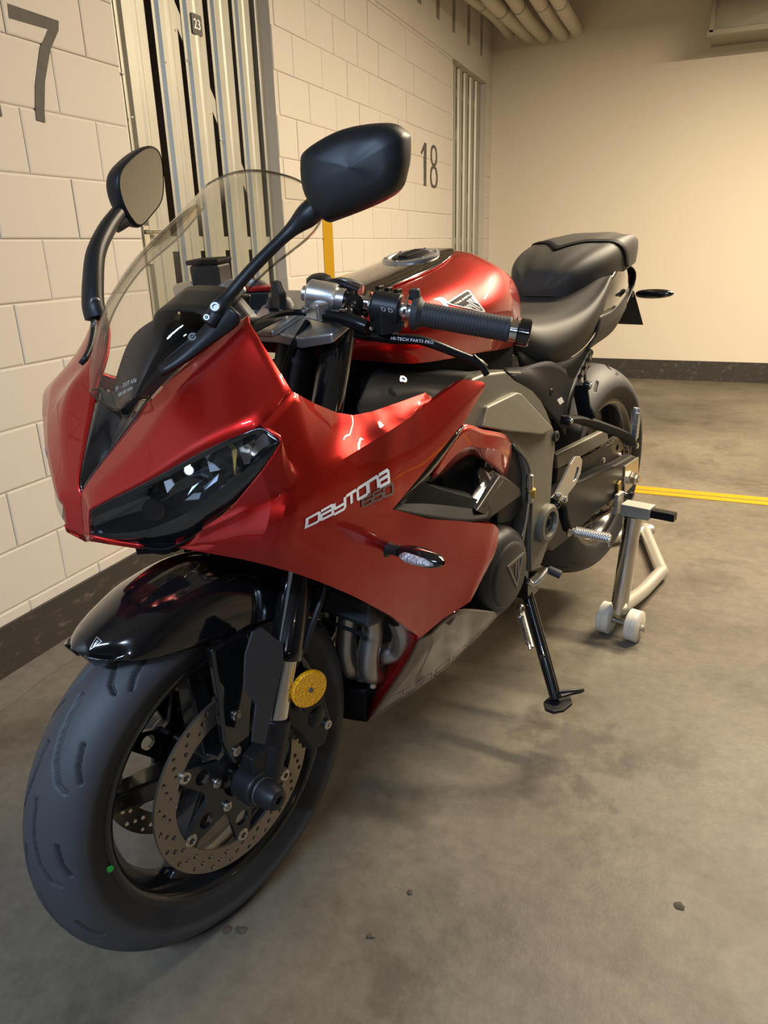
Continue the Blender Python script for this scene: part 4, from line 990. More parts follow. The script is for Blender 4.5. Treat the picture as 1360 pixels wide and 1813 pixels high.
lo = [(-0.2149,0.297,1.1971), (-0.2219,0.316,1.1867), (-0.2216,0.32,1.1757), (-0.217,0.318,1.1486), (-0.2095,0.303,1.1236), (-0.1779,0.246,1.1031), (-0.169,0.229,1.1033), (-0.163,0.21,1.131), (-0.1664,0.205,1.1637), (-0.1723,0.212,1.1794), (-0.1949,0.249,1.1959)]
ml = bpy.data.objects.new('mirror_left_side', None); col.objects.link(ml)
ar = cr([(-0.0516,0.126,0.9988), (-0.0614,0.132,1.0099), (-0.0739,0.14,1.0253), (-0.1102,0.16,1.0596), (-0.1532,0.184,1.0944), (-0.1719,0.2,1.1112), (-0.1872,0.214,1.1257)], 6)
n_ = len(ar); rad = [0.0125+0.001*math.sin(i/n_*3.0) if i < n_*0.30 else (0.0085 if i < n_*0.62 else 0.0085+0.0085*min(1, (i-n_*0.62)/(n_*0.15))) for i in range(n_)]
rad = [(rad[max(0, i-1)]+rad[i]+rad[min(n_-1, i+1)])/3 for i in range(n_)]; rad[0] *= 0.55
bpy.data.objects.remove(ml)
x = g_tube(ar, rad, 16, flat=0.85); m1 = mk('mirror_arm', x[0], x[1], M_satin, bike)
mirror_head('l', lo, (0.92, 0.38, 0.0), 0.036, 1, m1)
bolt(V(*(-0.0627,0.136,1.0151))+V(0.008, 0.006, 0.004), (0.7, 0.6, 0.4), 0.0065, m1, M_darkalu, 0.004); bolt(V(*(-0.0578,0.124,1.0036))+V(0.010, 0.008, 0.004), (0.7, 0.6, 0.4), 0.0045, m1, M_darkalu, 0.004)
# its foot plate on the cowl
def plate(o_, i_, m, name, parent, t=0.007): x = g_surf([o_, i_], 4, 2); return mk(name, x[0], x[1], m, parent, solid=t, angle=30)
fo = [(-0.0031,0.088,0.9422), (-0.0319,0.108,0.956), (-0.0571,0.132,0.9749), (-0.0757,0.154,0.9908), (-0.0802,0.158,1.0029)]; fi = [(-0.008,0.08,0.9488), (-0.028,0.093,0.9627), (-0.0488,0.11,0.983), (-0.0655,0.13,1.0052), (-0.0759,0.147,1.0133)]
lift = lambda P: [Vector(q)+V(0.006, 0.003, 0.005) for q in P]
f1 = plate(lift(fo), lift(fi), M_satin, 'mirror_foot', m1)
bolt(V(*(-0.049,0.104,0.9785))+V(0.010, 0.006, 0.006), (0.6, 0.5, 0.6), 0.006, f1, M_darkalu, 0.004)
# right-hand one, folded so that its glass looks across the bike
ar2 = cr([(-0.058,-0.128,0.9944), (-0.0608,-0.134,1.0141), (-0.0792,-0.15,1.0461), (-0.1039,-0.168,1.0797), (-0.1407,-0.188,1.1077), (-0.175,-0.203,1.1277)], 6)
n_ = len(ar2)
x = g_tube(ar2, [0.010 if i < 1 else (0.0195-0.005*i/n_) for i in range(n_)], 16, flat=0.8); m2 = mk('mirror_arm', x[0], x[1], M_satin, bike)
ro = [(-0.2578,-0.2064,1.2209), (-0.2777,-0.2118,1.2132), (-0.2805,-0.214,1.1874), (-0.2688,-0.2137,1.1449), (-0.2381,-0.2077,1.1216), (-0.2063,-0.2007,1.1065), (-0.1876,-0.195,1.12), (-0.1751,-0.1899,1.146), (-0.1749,-0.188,1.1721), (-0.1893,-0.1905,1.1916), (-0.2256,-0.1988,1.2114)]
mirror_head('r', ro, (0.30, -0.95, 0.0), 0.034, 1, m2)
bolt(V(*(-0.063,-0.134,1.0192))+V(0.006, 0.013, 0), (0.3, 0.9, 0), 0.007, m2, M_darkalu, 0.004)
x = g_tube([(-0.1631,-0.196,1.1108), (-0.1815,-0.196,1.1173)], 0.009, 12); mk('pivot_barrel', x[0], x[1], M_satin, m2)
mf = [V(q[0], -q[1], q[2]) for q in lift(fo)]; mi_ = [V(q[0], -q[1], q[2]) for q in lift(fi)]
f2 = plate(mf, mi_, M_satin, 'mirror_foot', m2); bolt(V(-0.040, -0.104, 0.992), (0.6, -0.5, 0.6), 0.006, f2, M_darkalu, 0.004)

# ---- top yoke, clamps, bars
out = [(-0.245, 0.085), (-0.262, 0.132), (-0.318, 0.138), (-0.345, 0.10), (-0.365, 0.045), (-0.365, -0.045), (-0.345, -0.10), (-0.318, -0.138), (-0.262, -0.132), (-0.245, -0.085), (-0.252, -0.03), (-0.252, 0.03)]
yk = lambda u, t, d: V(u, t, 0.955+d-(u+0.3)*0.42)
x = g_prism(out, yk, -0.006, 0.010); yoke = mk('top_yoke', x[0], x[1], M_alu, bike, bevel=0.004, angle=30)
x = g_prism([(-0.24, 0.03), (-0.30, 0.05), (-0.345, 0.03), (-0.345, -0.03), (-0.30, -0.05), (-0.24, -0.03)], yk, 0.010, 0.022); mk('yoke_cover', x[0], x[1], M_alu, yoke, bevel=0.004, angle=30)
x = g_prism([(a*0.9-0.028, c*0.9) for a, c in out], lambda u, t, d: V(u+0.07, t, 0.775+d-(u+0.3)*0.42), -0.018, 0.018); mk('bottom_yoke', x[0], x[1], M_satin, bike, bevel=0.004)
x = g_lathe(V(-0.292, 0, 0.972), V(-0.40, 0, 0.92), [(0, 0.024), (0.012, 0.022), (0.02, 0.016), (0.02, 0)], 24); ign = mk('ignition_switch', x[0], x[1], M_satin, bike)
kp = V(*(-0.2745,0.02,0.9974))
x = g_prism([(-0.012, -0.018), (0.010, -0.020), (0.014, 0.004), (0.006, 0.020), (-0.008, 0.022), (-0.014, 0.008)], lambda u, t, d: kp+V(0.25*u, u, t)+V(d, -0.25*d, 0), -0.006, 0.006); ky = mk('key', x[0], x[1], M_satin, ign, bevel=0.003)
x = g_tube([kp+V(-0.002, -0.009, -0.018), kp+V(-0.004, -0.008, 0), kp+V(-0.003, -0.004, 0.02)], 0.0028, 8); mk('key_edge', x[0], x[1], M_chrome, ky)
x = g_tube([kp+V(0, 0, -0.02), V(-0.298, 0.004, 0.985)], 0.004, 8); mk('key_blade', x[0], x[1], M_steel, ky)

BA = V(-0.285, 0.105, 0.995); BD = V(-0.115, 0.255, -0.060)/0.255
def bp(y, s=1): q = BA+BD*(y-0.105); return V(q.x, q.y*s, q.z)
for s in (1, -1):
    dd = V(BD.x, BD.y*s, BD.z)
    x = g_cyl(bp(0.075, s), bp(0.360, s), 0.011, 18); bar = mk('handlebar', x[0], x[1], M_alu, bike)
    x = g_lathe(bp(0.082, s), dd, [(0, 0.018), (0.003, 0.0215), (0.040, 0.0215), (0.044, 0.020), (0.044, 0.0165), (0.056, 0.0165), (0.056, 0.012)], 32); cl_ = mk('bar_clamp', x[0], x[1], M_alu, bar)
    x = g_cyl(V(fx(0.955), 0.103*s, 0.955), V(fx(0.985), 0.103*s, 0.985), 0.033, 28, 0.003); mk('clamp_ring', x[0], x[1], M_alu, cl_)
    b = MB().add(g_box(bp(0.100, s)+V(0.012, 0, -0.018), (0.022, 0.045, 0.026), Matrix.Rotation(-0.42*s, 3, 'Z'))); b.build('clamp_foot', M_alu, cl_, bevel=0.004)
    for k in (-0.012, 0.012): bolt(bp(0.100+k, s)+V(0.0225, 0.003*s, -0.017), (0.9, 0.3*s, 0.1), 0.0055, cl_, M_steel, 0.004)
    x = g_lathe(bp(0.130, s), dd, [(0, 0.0135), (0, 0.016), (0.006, 0.016), (0.006, 0.0135), (0.009, 0.0135), (0.009, 0.016), (0.015, 0.016), (0.015, 0.0135)], 24); mk('bar_collar', x[0], x[1], M_blackmetal, bar)
    x = g_lathe(bp(0.160, s), dd, [(0, 0.012), (0, 0.0185), (0.006, 0.0185), (0.006, 0.012)], 24); mk('perch_ring', x[0], x[1], M_chrome, bar)
    # switch cluster
    b = MB().add(g_lathe(bp(0.168, s), dd, [(0, 0.020), (0.003, 0.0235), (0.040, 0.0235), (0.043, 0.021)], 28)); b.add(g_box(bp(0.188, s)+V(0.006, 0, -0.018), (0.034, 0.036, 0.030), Matrix.Rotation(-0.42*s, 3, 'Z')))
    sw = b.build('switch_housing', M_satin, bar, bevel=0.003, angle=40)
    for k, mm in ((0.176, M_satin), (0.188, M_satin), (0.200, M_redano if s < 0 else M_satin)):
        v, f = g_box(bp(k, s)+V(-0.006, 0, 0.024), (0.012, 0.008, 0.008)); mk('button', v, f, mm, sw, bevel=0.0015)
    x = g_lathe(bp(0.212, s), dd, [(0, 0.012), (0, 0.0225), (0.004, 0.0225), (0.004, 0.012)], 26); mk('switch_ring', x[0], x[1], M_chrome, bar)
    # grip
    L0 = (bp(0.346, s)-bp(0.221, s)).length; pr = [(0, 0.013), (0, 0.0225), (0.004, 0.0235), (0.009, 0.0235), (0.013, 0.019)]
    k = 0.016
    while k < L0-0.006: pr += [(k, 0.0172), (k+0.0022, 0.0172), (k+0.0026, 0.0165), (k+0.0040, 0.0165)]; k += 0.0045
    pr += [(L0-0.005, 0.0178), (L0-0.002, 0.0178), (L0, 0.016)]
    x = g_lathe(bp(0.221, s), dd, pr, 30); mk('grip', x[0], x[1], M_grip, bar, angle=25)
    x = g_lathe(bp(0.346, s), dd, [(0, 0.012), (0, 0.0145), (0.010, 0.0145), (0.010, 0.012)], 26); mk('bar_end_ring', x[0], x[1], M_chrome, bar)
    x = g_lathe(bp(0.355, s), dd, [(0, 0.0165), (0.002, 0.019), (0.016, 0.019), (0.018, 0.017), (0.018, 0.010), (0.012, 0.009), (0.012, 0)], 28); mk('bar_end_weight', x[0], x[1], M_gloss, bar)
    # knob on the grip flange
    x = g_cyl(bp(0.226, s)+V(0.0, 0, 0.018), bp(0.226, s)+V(0.002, 0, 0.034), 0.008, 14, 0.002); mk('grip_tab', x[0], x[1], M_grip, bar)
    # lever perch and lever
    pv = bp(0.150, s)+V(0.034, 0, -0.016)
    b = MB().add(g_tube(cr([bp(0.150, s), bp(0.150, s)+V(0.018, -0.004*s, -0.008), pv], 4), [0.017]*4+[0.014]*4+[0.012], 14))
    b.add(g_tube(cr([pv+V(0.004, -0.045*s, 0.004), pv, pv+V(-0.006, 0.035*s, -0.012)], 5), [0.008]+[0.0105]*9+[0.009], 14))
    pc = b.build('lever_perch', M_blackmetal if s > 0 else M_redano, bar, angle=50)
    Lp = [(-0.2903,0.15,0.9458), (-0.3038,0.172,0.9395), (-0.3253,0.196,0.9316), (-0.3475,0.222,0.927), (-0.3609,0.245,0.9174), (-0.3812,0.27,0.9016), (-0.3949,0.29,0.89), (-0.4034,0.297,0.8803)]
    Lp = [V(q[0], q[1]*s, q[2]) for q in Lp]
    lv = cr(Lp, 4); nl = len(lv)
    x = g_tube(lv, [0.0108-0.0030*i/nl for i in range(nl)], 12, flat=0.75, up=(0, 0, 1)); le = mk('lever', x[0], x[1], M_blackmetal, bar)
    x = g_tube(cr([lv[-6]+V(0.004, 0, 0.006), lv[-1]+V(0.008, 0, 0.004), lv[-1]+V(0.004, 0.006*s, -0.010)], 4), 0.005, 10); mk('lever_tip', x[0], x[1], M_blackmetal, le)
    for k in (0, 1): bolt(Lp[1+k]+V(0.002, 0.0, 0.0085), (0.1, 0, 1), 0.0055, le, M_steel, 0.003)
    bolt(pv+V(0, 0, 0.011), (0.1, 0, 1), 0.006, pc, M_steel, 0.003)
    if s > 0:
        tv, tf = g_text('HI-TECH PARTS PRO', 0.0062, spacing=1.1)
        a0 = lv[8]; a1 = lv[14]; ux = (a1-a0).normalized(); nn_ = V(0.7, 0.45, 0.2); nn_ = (nn_-ux*nn_.dot(ux)).normalized(); uz = nn_.cross(ux).normalized() if nn_.cross(ux).z > 0 else ux.cross(nn_).normalized()
        mk('lever_text', [a0.lerp(a1, 0.5)+ux*q.x+uz*q.y+nn_*0.0112 for q in tv], tf, M_white, le, smooth=False)
        sq = bp(0.190)
        tv, tf = g_text('D D', 0.010)
        mk('switch_symbol', [sq+V(BD.x, BD.y, BD.z).normalized()*(q.x+0.004)+V(0.45, 0.12, 0.88).normalized()*(q.y+0.001)+V(0.85, 0.36, 0.05).normalized()*0.0243 for q in tv], tf, M_white, sw, smooth=False)
# clutch cable from perch into the fairing, and loom
x = g_tube(cr([bp(0.150)+V(0.038, -0.045, -0.012), (-0.2775,0.09,0.9717), (-0.2673,0.06,0.9749), (-0.2273,0.06,0.9785), (-0.1701,0.08,0.9776), (-0.1438,0.09,0.9693)], 6), 0.0045, 10); mk('clutch_cable', x[0], x[1], M_matt, bike)
x = g_tube(cr([(-0.2783,0.07,0.9594), (-0.2434,0.07,0.9329), (-0.2111,0.08,0.9075), (-0.1826,0.1,0.8914)], 6), 0.005, 10); mk('wiring_loom', x[0], x[1], M_matt, bike)
x = g_tube(cr([bp(0.15, -1)+V(0.03, 0.02, -0.01), V(-0.24, -0.07, 1.0), V(-0.2, -0.05, 0.97), V(-0.18, -0.06, 0.93)], 6), 0.0045, 10); mk('brake_line', x[0], x[1], M_matt, bike)
# front brake reservoir on the right bar
rc_ = V(-0.318, -0.185, 1.018)
b = MB().add(g_box(rc_, (0.045, 0.056, 0.044), Matrix.Rotation(0.35, 3, 'Z'))); rs = b.build('brake_reservoir', M_satin, bike, bevel=0.006, angle=40)
b = MB().add(g_box(rc_+V(0, 0, 0.026), (0.050, 0.062, 0.008), Matrix.Rotation(0.35, 3, 'Z'))); b.build('reservoir_cap', M_matt, rs, bevel=0.003)
b = MB().add(g_box(rc_+V(0.005, 0.01, -0.028), (0.052, 0.075, 0.008), Matrix.Rotation(0.35, 3, 'Z'))); b.build('reservoir_clamp', M_redano, rs, bevel=0.002)
x = g_cyl(rc_+V(0.03, -0.06, -0.02), rc_+V(0.025, -0.01, -0.012), 0.012, 16, 0.002); mk('banjo', x[0], x[1], M_steel, rs)
# black control box with a red lid
cb_ = V(*(-0.3188,-0.08,0.9819)); b = MB().add(g_box(cb_, (0.035, 0.055, 0.028), Matrix.Rotation(0.45, 3, 'Z'))); cbx = b.build('control_box', M_satin, bike, bevel=0.003)
b = MB().add(g_box(cb_+V(0, 0, 0.018), (0.030, 0.070, 0.007), Matrix.Rotation(0.45, 3, 'Z'))); b.build('control_lid', M_redano, cbx, bevel=0.002)
tv, tf = g_text('O', 0.014); mk('control_letter', [cb_+V(0.019, 0.0, 0)+V(-0.43, 0.9, 0)*(q.x-0.006)+V(0, 0, 1)*q.y+V(0.005, 0.002, 0) for q in tv], tf, M_white, cbx, smooth=False)
# phone-mount knob behind the clamp
kb = V(*(-0.3231,0.06,1.0131)); x = g_lathe(kb+V(0, 0, -0.012), (0.15, 0.1, 1), [(0, 0.012), (0.002, 0.0185), (0.010, 0.0195), (0.016, 0.0185), (0.020, 0.012), (0.020, 0)], 26); kn = mk('mount_knob', x[0], x[1], M_satin, bike)
x = g_tube(cr([kb+V(0, 0, -0.006), bp(0.11)+V(-0.02, 0, 0.018), bp(0.145)+V(-0.012, 0, 0.014)], 5), 0.006, 10); mk('mount_arm', x[0], x[1], M_satin, kn)

# ---- tank
def tsec(X, zt, ht, hm, zm, hb, zb):
    P = [(0, zt), (ht*0.55, zt-0.002), (ht, zt-0.012), ((ht+hm)/2+0.012, (zt*0.55+zm*0.45)), (hm, zm), ((hm+hb)/2+0.006, (zm+zb)/2), (hb, zb)]
    return [V(X, -y, z) for y, z in reversed(P[1:])]+[V(X, y, z) for y, z in P]
TS = [(-0.325, 0.950, 0.050, 0.095, 0.920, 0.080, 0.895), (-0.365, 0.968, 0.075, 0.130, 0.926, 0.115, 0.885), (-0.43, 0.982, 0.092, 0.160, 0.928, 0.140, 0.868), (-0.52, 0.993, 0.098, 0.176, 0.928, 0.150, 0.856),
      (-0.62, 1.004, 0.094, 0.178, 0.926, 0.148, 0.845), (-0.705, 1.014, 0.085, 0.166, 0.924, 0.138, 0.832), (-0.77, 1.006, 0.075, 0.148, 0.916, 0.124, 0.822), (-0.832, 0.978, 0.062, 0.124, 0.902, 0.106, 0.812), (-0.868, 0.915, 0.040, 0.090, 0.870, 0.085, 0.808)]
x = g_surf([tsec(*t) for t in TS], 5, 5)
b = MB().add(x); nC_ = 12*5+1; nR_ = (len(TS)-1)*5+1
b.f.append(tuple(range(nC_))); b.f.append(tuple((nR_-1)*nC_+k for k in range(nC_))[::-1])
tank = b.build('fuel_tank', M_red, bike, angle=45)
def on_tank(P, off, d=(0, -0.25, -1)):
    tv_ = [q.co.copy() for q in tank.data.vertices]; tree = BVHTree.FromPolygons(tv_, [tuple(p_.vertices) for p_ in tank.data.polygons]); d = Vector(d).normalized(); o_ = []
    for q in P:
        h = tree.ray_cast(Vector(q)-d*0.2, d); o_.append((h[0] if h[0] else Vector(q))-d*off)
    return o_
def ring(P, n): return P
# gloss black panel around the filler
pan_rows = []
for X, hw in ((-0.335, 0.052), (-0.39, 0.072), (-0.45, 0.080), (-0.53, 0.084), (-0.60, 0.082), (-0.67, 0.070), (-0.72, 0.044), (-0.735, 0.016)):
    pan_rows.append(on_tank([V(X, hw*k, 1.0) for k in (-1, -0.66, -0.33, 0, 0.33, 0.66, 1)], 0.003, (0, 0, -1)))
x = g_surf(pan_rows, 3, 4); tpan = mk('tank_panel', x[0], x[1], M_gloss, tank, solid=0.002, angle=0)
fc = V(-0.640, 0, 1.0095)
x = g_lathe(fc, (0.13, 0, 1), [(0, 0.054), (0.004, 0.054), (0.0055, 0.051), (0.0055, 0.042), (0.003, 0.040), (0.003, 0)], 40); cap = mk('filler_ring', x[0], x[1], M_alu, tank)
x = g_lathe(fc+V(0, 0, 0.002), (0.13, 0, 1), [(0, 0.036), (0.003, 0.036), (0.005, 0.033), (0.005, 0)], 36); mk('filler_cap', x[0], x[1], M_satin, cap)
x = g_prism([(-0.028, -0.011), (-0.008, -0.014), (0.028, -0.010), (0.028, 0.010), (-0.008, 0.014), (-0.028, 0.011)], lambda u, t, d: fc+V(u, t, 0.006+d-0.13*u), 0, 0.004); mk('cap_flap', x[0], x[1], M_matt, cap, bevel=0.002)
for k in range(6): bolt(fc+V(0.047*math.cos(k*math.pi/3), 0.047*math.sin(k*math.pi/3), 0.005-0.13*0.047*math.cos(k*math.pi/3)), (0, 0, 1), 0.0035, cap, M_darkalu, 0.002)
# knee pad texture strip at the rear
kp0 = [V(-0.80, 0.136, 0.905), V(-0.825, 0.125, 0.890), V(-0.85, 0.108, 0.865)]; kp1 = [V(-0.79, 0.137, 0.850), V(-0.81, 0.122, 0.838), V(-0.84, 0.108, 0.825)]
x = g_surf([kp0, kp1], 4, 3); both('knee_pad', x, M_matt, tank, solid=0.004)
# emblem on the tank side: rounded triangle, silver rim, black field, light flag strokes
def emblem(P, parent, tgt, d, name='emblem', word=True, off=0.0014):
    """P: three corners (two upper ones, lower one) in 3D near the surface"""
    P = [Vector(q) for q in P]; c = sum(P, Vector())/3
    def rnd(s_, r_):
        Q = [c+(q-c)*s_ for q in P]; o_ = []
        for i in range(3):
            a, b_, c_ = Q[i-1], Q[i], Q[(i+1) % 3]
            for t in (0, 0.25, 0.5, 0.75, 1):
                p0 = b_.lerp(a, r_); p2 = b_.lerp(c_, r_); o_.append((1-t)**2*p0+2*t*(1-t)*b_+t*t*p2)
        return o_
    def add(vf, m, nm, off_): vf = drape(vf, tgt, d, off_); return mk(nm, vf[0], vf[1], m, parent if nm == name else em, smooth=True, angle=0)
    o1 = rnd(1.0, 0.10); o2 = rnd(0.86, 0.09); n1 = len(o1)
    em = add((o1+o2, [(k, (k+1) % n1, n1+(k+1) % n1, n1+k) for k in range(n1)]), M_white, name, off+0.0004)
    add((o2, [tuple(range(len(o2)))]), M_matt, 'emblem_field', off+0.0004)
    ux = (P[1]-P[0]); uy = P[2]-(P[0]+P[1])/2
    o_ = (P[0]+P[1])/2
    tri = lambda L2: [o_+ux*a+uy*b_ for a, b_ in L2]
    for poly in ([(-0.33, 0.06), (-0.13, 0.06), (-0.13, 0.40), (-0.30, 0.115)], [(0.12, 0.12), (0.34, 0.115), (0.10, 0.62)], [(-0.04, 0.06), (0.03, 0.06), (-0.0, 0.80), (-0.04, 0.72)]):
        pass
    for poly in ([(-0.06, 0.42), (-0.02, 0.42), (-0.02, 0.82), (-0.06, 0.72)], [(0.02, 0.30), (0.06, 0.30), (0.06, 0.72), (0.02, 0.82)], [(0.09, 0.30), (0.20, 0.30), (0.10, 0.52)], [(-0.09, 0.42), (-0.15, 0.42), (-0.09, 0.58)], [(0.24, 0.29), (0.30, 0.28), (0.15, 0.58), (0.13, 0.52)], [(-0.19, 0.42), (-0.24, 0.40), (-0.13, 0.66), (-0.12, 0.60)]):
        q = tri(poly); add((q, [tuple(range(len(q)))]), M_white, 'emblem_stripe', off+0.0012)
    if word:
        tv, tf = g_text('TRIUMPH', 0.16, bold=0.004); n_ = ux.length
        add(([o_+ux*(q.x)+uy*(0.20-q.y*n_/uy.length) for q in tv], tf), M_white, 'emblem_word', off+0.0012)
    return em
# corners as in the photo: upper left, upper right point, lower right
emblem([(-0.5012,0.166,0.953), (-0.5662,0.17,0.9667), (-0.6426,0.158,0.9144)], tank, tank, (-0.84, -0.52, -0.14), word=True)
# ---- seats
def ssec(X, zt, ht, hm, zm, hb, zb, dip=0.0):
    P = [(0, zt-dip), (ht*0.6, zt-dip*0.3), (ht, zt-0.006), ((ht+hm)/2+0.008, (zt+zm)/2+0.008), (hm, zm), (hb, zb)]
    return [V(X, -y, z) for y, z in reversed(P[1:])]+[V(X, y, z) for y, z in P]
SS = [(-0.845, 0.890, 0.040, 0.085, 0.850, 0.080, 0.800), (-0.88, 0.870, 0.058, 0.110, 0.818, 0.100, 0.775), (-0.95, 0.848, 0.078, 0.135, 0.788, 0.118, 0.748), (-1.04, 0.842, 0.100, 0.150, 0.794, 0.130, 0.742), (-1.12, 0.850, 0.118, 0.155, 0.816, 0.134, 0.752), (-1.19, 0.872, 0.125, 0.150, 0.846, 0.132, 0.775), (-1.245, 0.893, 0.122, 0.140, 0.872, 0.126, 0.798), (-1.29, 0.896, 0.110, 0.126, 0.874, 0.116, 0.815), (-1.34, 0.885, 0.09, 0.105, 0.865, 0.100, 0.82)]
x = g_surf([ssec(*t) for t in SS], 5, 5); b = MB().add(x); nC_ = 10*5+1; nR_ = (len(SS)-1)*5+1
b.f.append(tuple(range(nC_))); b.f.append(tuple((nR_-1)*nC_+k for k in range(nC_))[::-1])
seat = b.build('rider_seat', M_seat, bike, angle=60)
PS = [(-1.150, 0.888, 0.022, 0.045, 0.880, 0.036, 0.862), (-1.172, 0.926, 0.048, 0.084, 0.900, 0.070, 0.858), (-1.23, 0.955, 0.070, 0.112, 0.916, 0.092, 0.860), (-1.31, 0.972, 0.080, 0.124, 0.930, 0.108, 0.872), (-1.40, 0.980, 0.080, 0.120, 0.940, 0.110, 0.886), (-1.49, 0.977, 0.073, 0.106, 0.942, 0.100, 0.892), (-1.57, 0.960, 0.060, 0.084, 0.930, 0.080, 0.892), (-1.63, 0.935, 0.042, 0.058, 0.915, 0.055, 0.890), (-1.652, 0.908, 0.022, 0.032, 0.900, 0.030, 0.888)]
x = g_surf([ssec(*t) for t in PS], 5, 5); b = MB().add(x); nR_ = (len(PS)-1)*5+1
b.f.append(tuple(range(nC_))); b.f.append(tuple((nR_-1)*nC_+k for k in range(nC_))[::-1])
pil = b.build('pillion_seat', M_seat, bike, angle=60)
def over(Y, X, zoff=0.004):
    tv_ = [q.co.copy() for q in pil.data.vertices]
    return tv_
tree_p = BVHTree.FromPolygons([q.co.copy() for q in pil.data.vertices], [tuple(p_.vertices) for p_ in pil.data.polygons])
rows = [[], []]
for k in range(-12, 13):
    a = k/12*math.radians(104); dr = V(0, math.sin(a), math.cos(a))
    xx = -1.235-0.175*(abs(k)/12)**1.5
    for j, dx_ in ((0, 0.0), (1, -0.026)):
        o_ = V(xx+dx_, 0, 0.925); h = tree_p.ray_cast(o_+dr*0.3, -dr)
        rows[j].append((h[0] if h[0] else o_+dr*0.1)+dr*0.0035)
x = g_surf(rows, 2, 3); mk('grab_strap', x[0], x[1], M_matt, pil, solid=0.003)
# ---- tail
def both_s(name, rows, m, parent, **k): return both(name, g_surf(rows, 5, 4), m, parent, **k)
t0 = [(-1.2416,0.128,0.8762), (-1.3157,0.118,0.8927), (-1.402,0.1,0.9079), (-1.4755,0.08,0.905)]
t1 = [(-1.2147,0.138,0.8409), (-1.3206,0.128,0.8555), (-1.4284,0.108,0.8709), (-1.5028,0.085,0.8727)]
t2 = [(-1.1863,0.14,0.8127), (-1.2961,0.13,0.81), (-1.4094,0.112,0.8238), (-1.5104,0.086,0.8303)]
tail = both_s('tail_cowl', [t0, t1, t2], M_gloss, bike, solid=0.003, angle=40)
t3 = [(-1.1686,0.142,0.7762), (-1.2602,0.132,0.7721), (-1.3913,0.115,0.7879), (-1.5084,0.086,0.8157)]; t4 = [(-1.1321,0.138,0.7431), (-1.1828,0.13,0.743), (-1.3525,0.11,0.7468), (-1.5,0.085,0.7793)]
both_s('tail_side', [t2, t3, t4], M_satin, tail[0], solid=0.003)
# bridge and tail light
rw = [[V(-1.50, 0.085, 0.895), V(-1.54, 0, 0.905), V(-1.50, -0.085, 0.895)], [V(-1.60, 0.070, 0.86), V(-1.66, 0, 0.868), V(-1.60, -0.070, 0.86)], [V(-1.585, 0.07, 0.815), V(-1.645, 0, 0.81), V(-1.585, -0.07, 0.815)], [V(-1.45, 0.09, 0.76), V(-1.5, 0, 0.75), V(-1.45, -0.09, 0.76)]]
x = g_surf(rw, 6, 4); mk('tail_bridge', x[0], x[1], M_satin, bike, solid=0.003)
x = g_prism([(-0.045, 0.828), (0.045, 0.828), (0.055, 0.852), (-0.055, 0.852)], lambda u, t, d: V(-1.648-d+abs(u)*0.75, u, t), 0, 0.008); mk('tail_light', x[0], x[1], mat('red lens', (0.35, 0.01, 0.01), 0.15, coat=1.0), bike, bevel=0.002)
# subframe tube below the seat
for s in (1, -1):
    x = g_tube([V(q[0], q[1]*s, q[2]) for q in ((-1.185,0.118,0.7281), (-1.1174,0.118,0.6797), (-0.9789,0.135,0.6126))], 0.013, 12); sf = mk('subframe_rail', x[0], x[1], M_satin, bike)
    for k in range(3):
        p_ = V(*(-1.1615,0.12,0.7194)).lerp(V(*(-1.1186,0.12,0.6906)), k/2.0)+V(0, 0.013, 0); v, f = g_box(V(p_.x, p_.y*s, p_.z), (0.012, 0.004, 0.016), Matrix.Rotation(0.9, 3, 'Y')); mk('rail_tab', v, f, M_steel, sf, smooth=False)
x = g_surf([[V(-0.86, 0.10, 0.795), V(-1.0, 0.128, 0.742), V(-1.15, 0.132, 0.752), V(-1.28, 0.122, 0.80)], [V(-0.86, 0.12, 0.70), V(-0.96, 0.128, 0.64), V(-1.06, 0.122, 0.66), V(-1.18, 0.112, 0.72)]], 5, 4); both('seat_side_panel', x, M_matt, bike, solid=0.003)
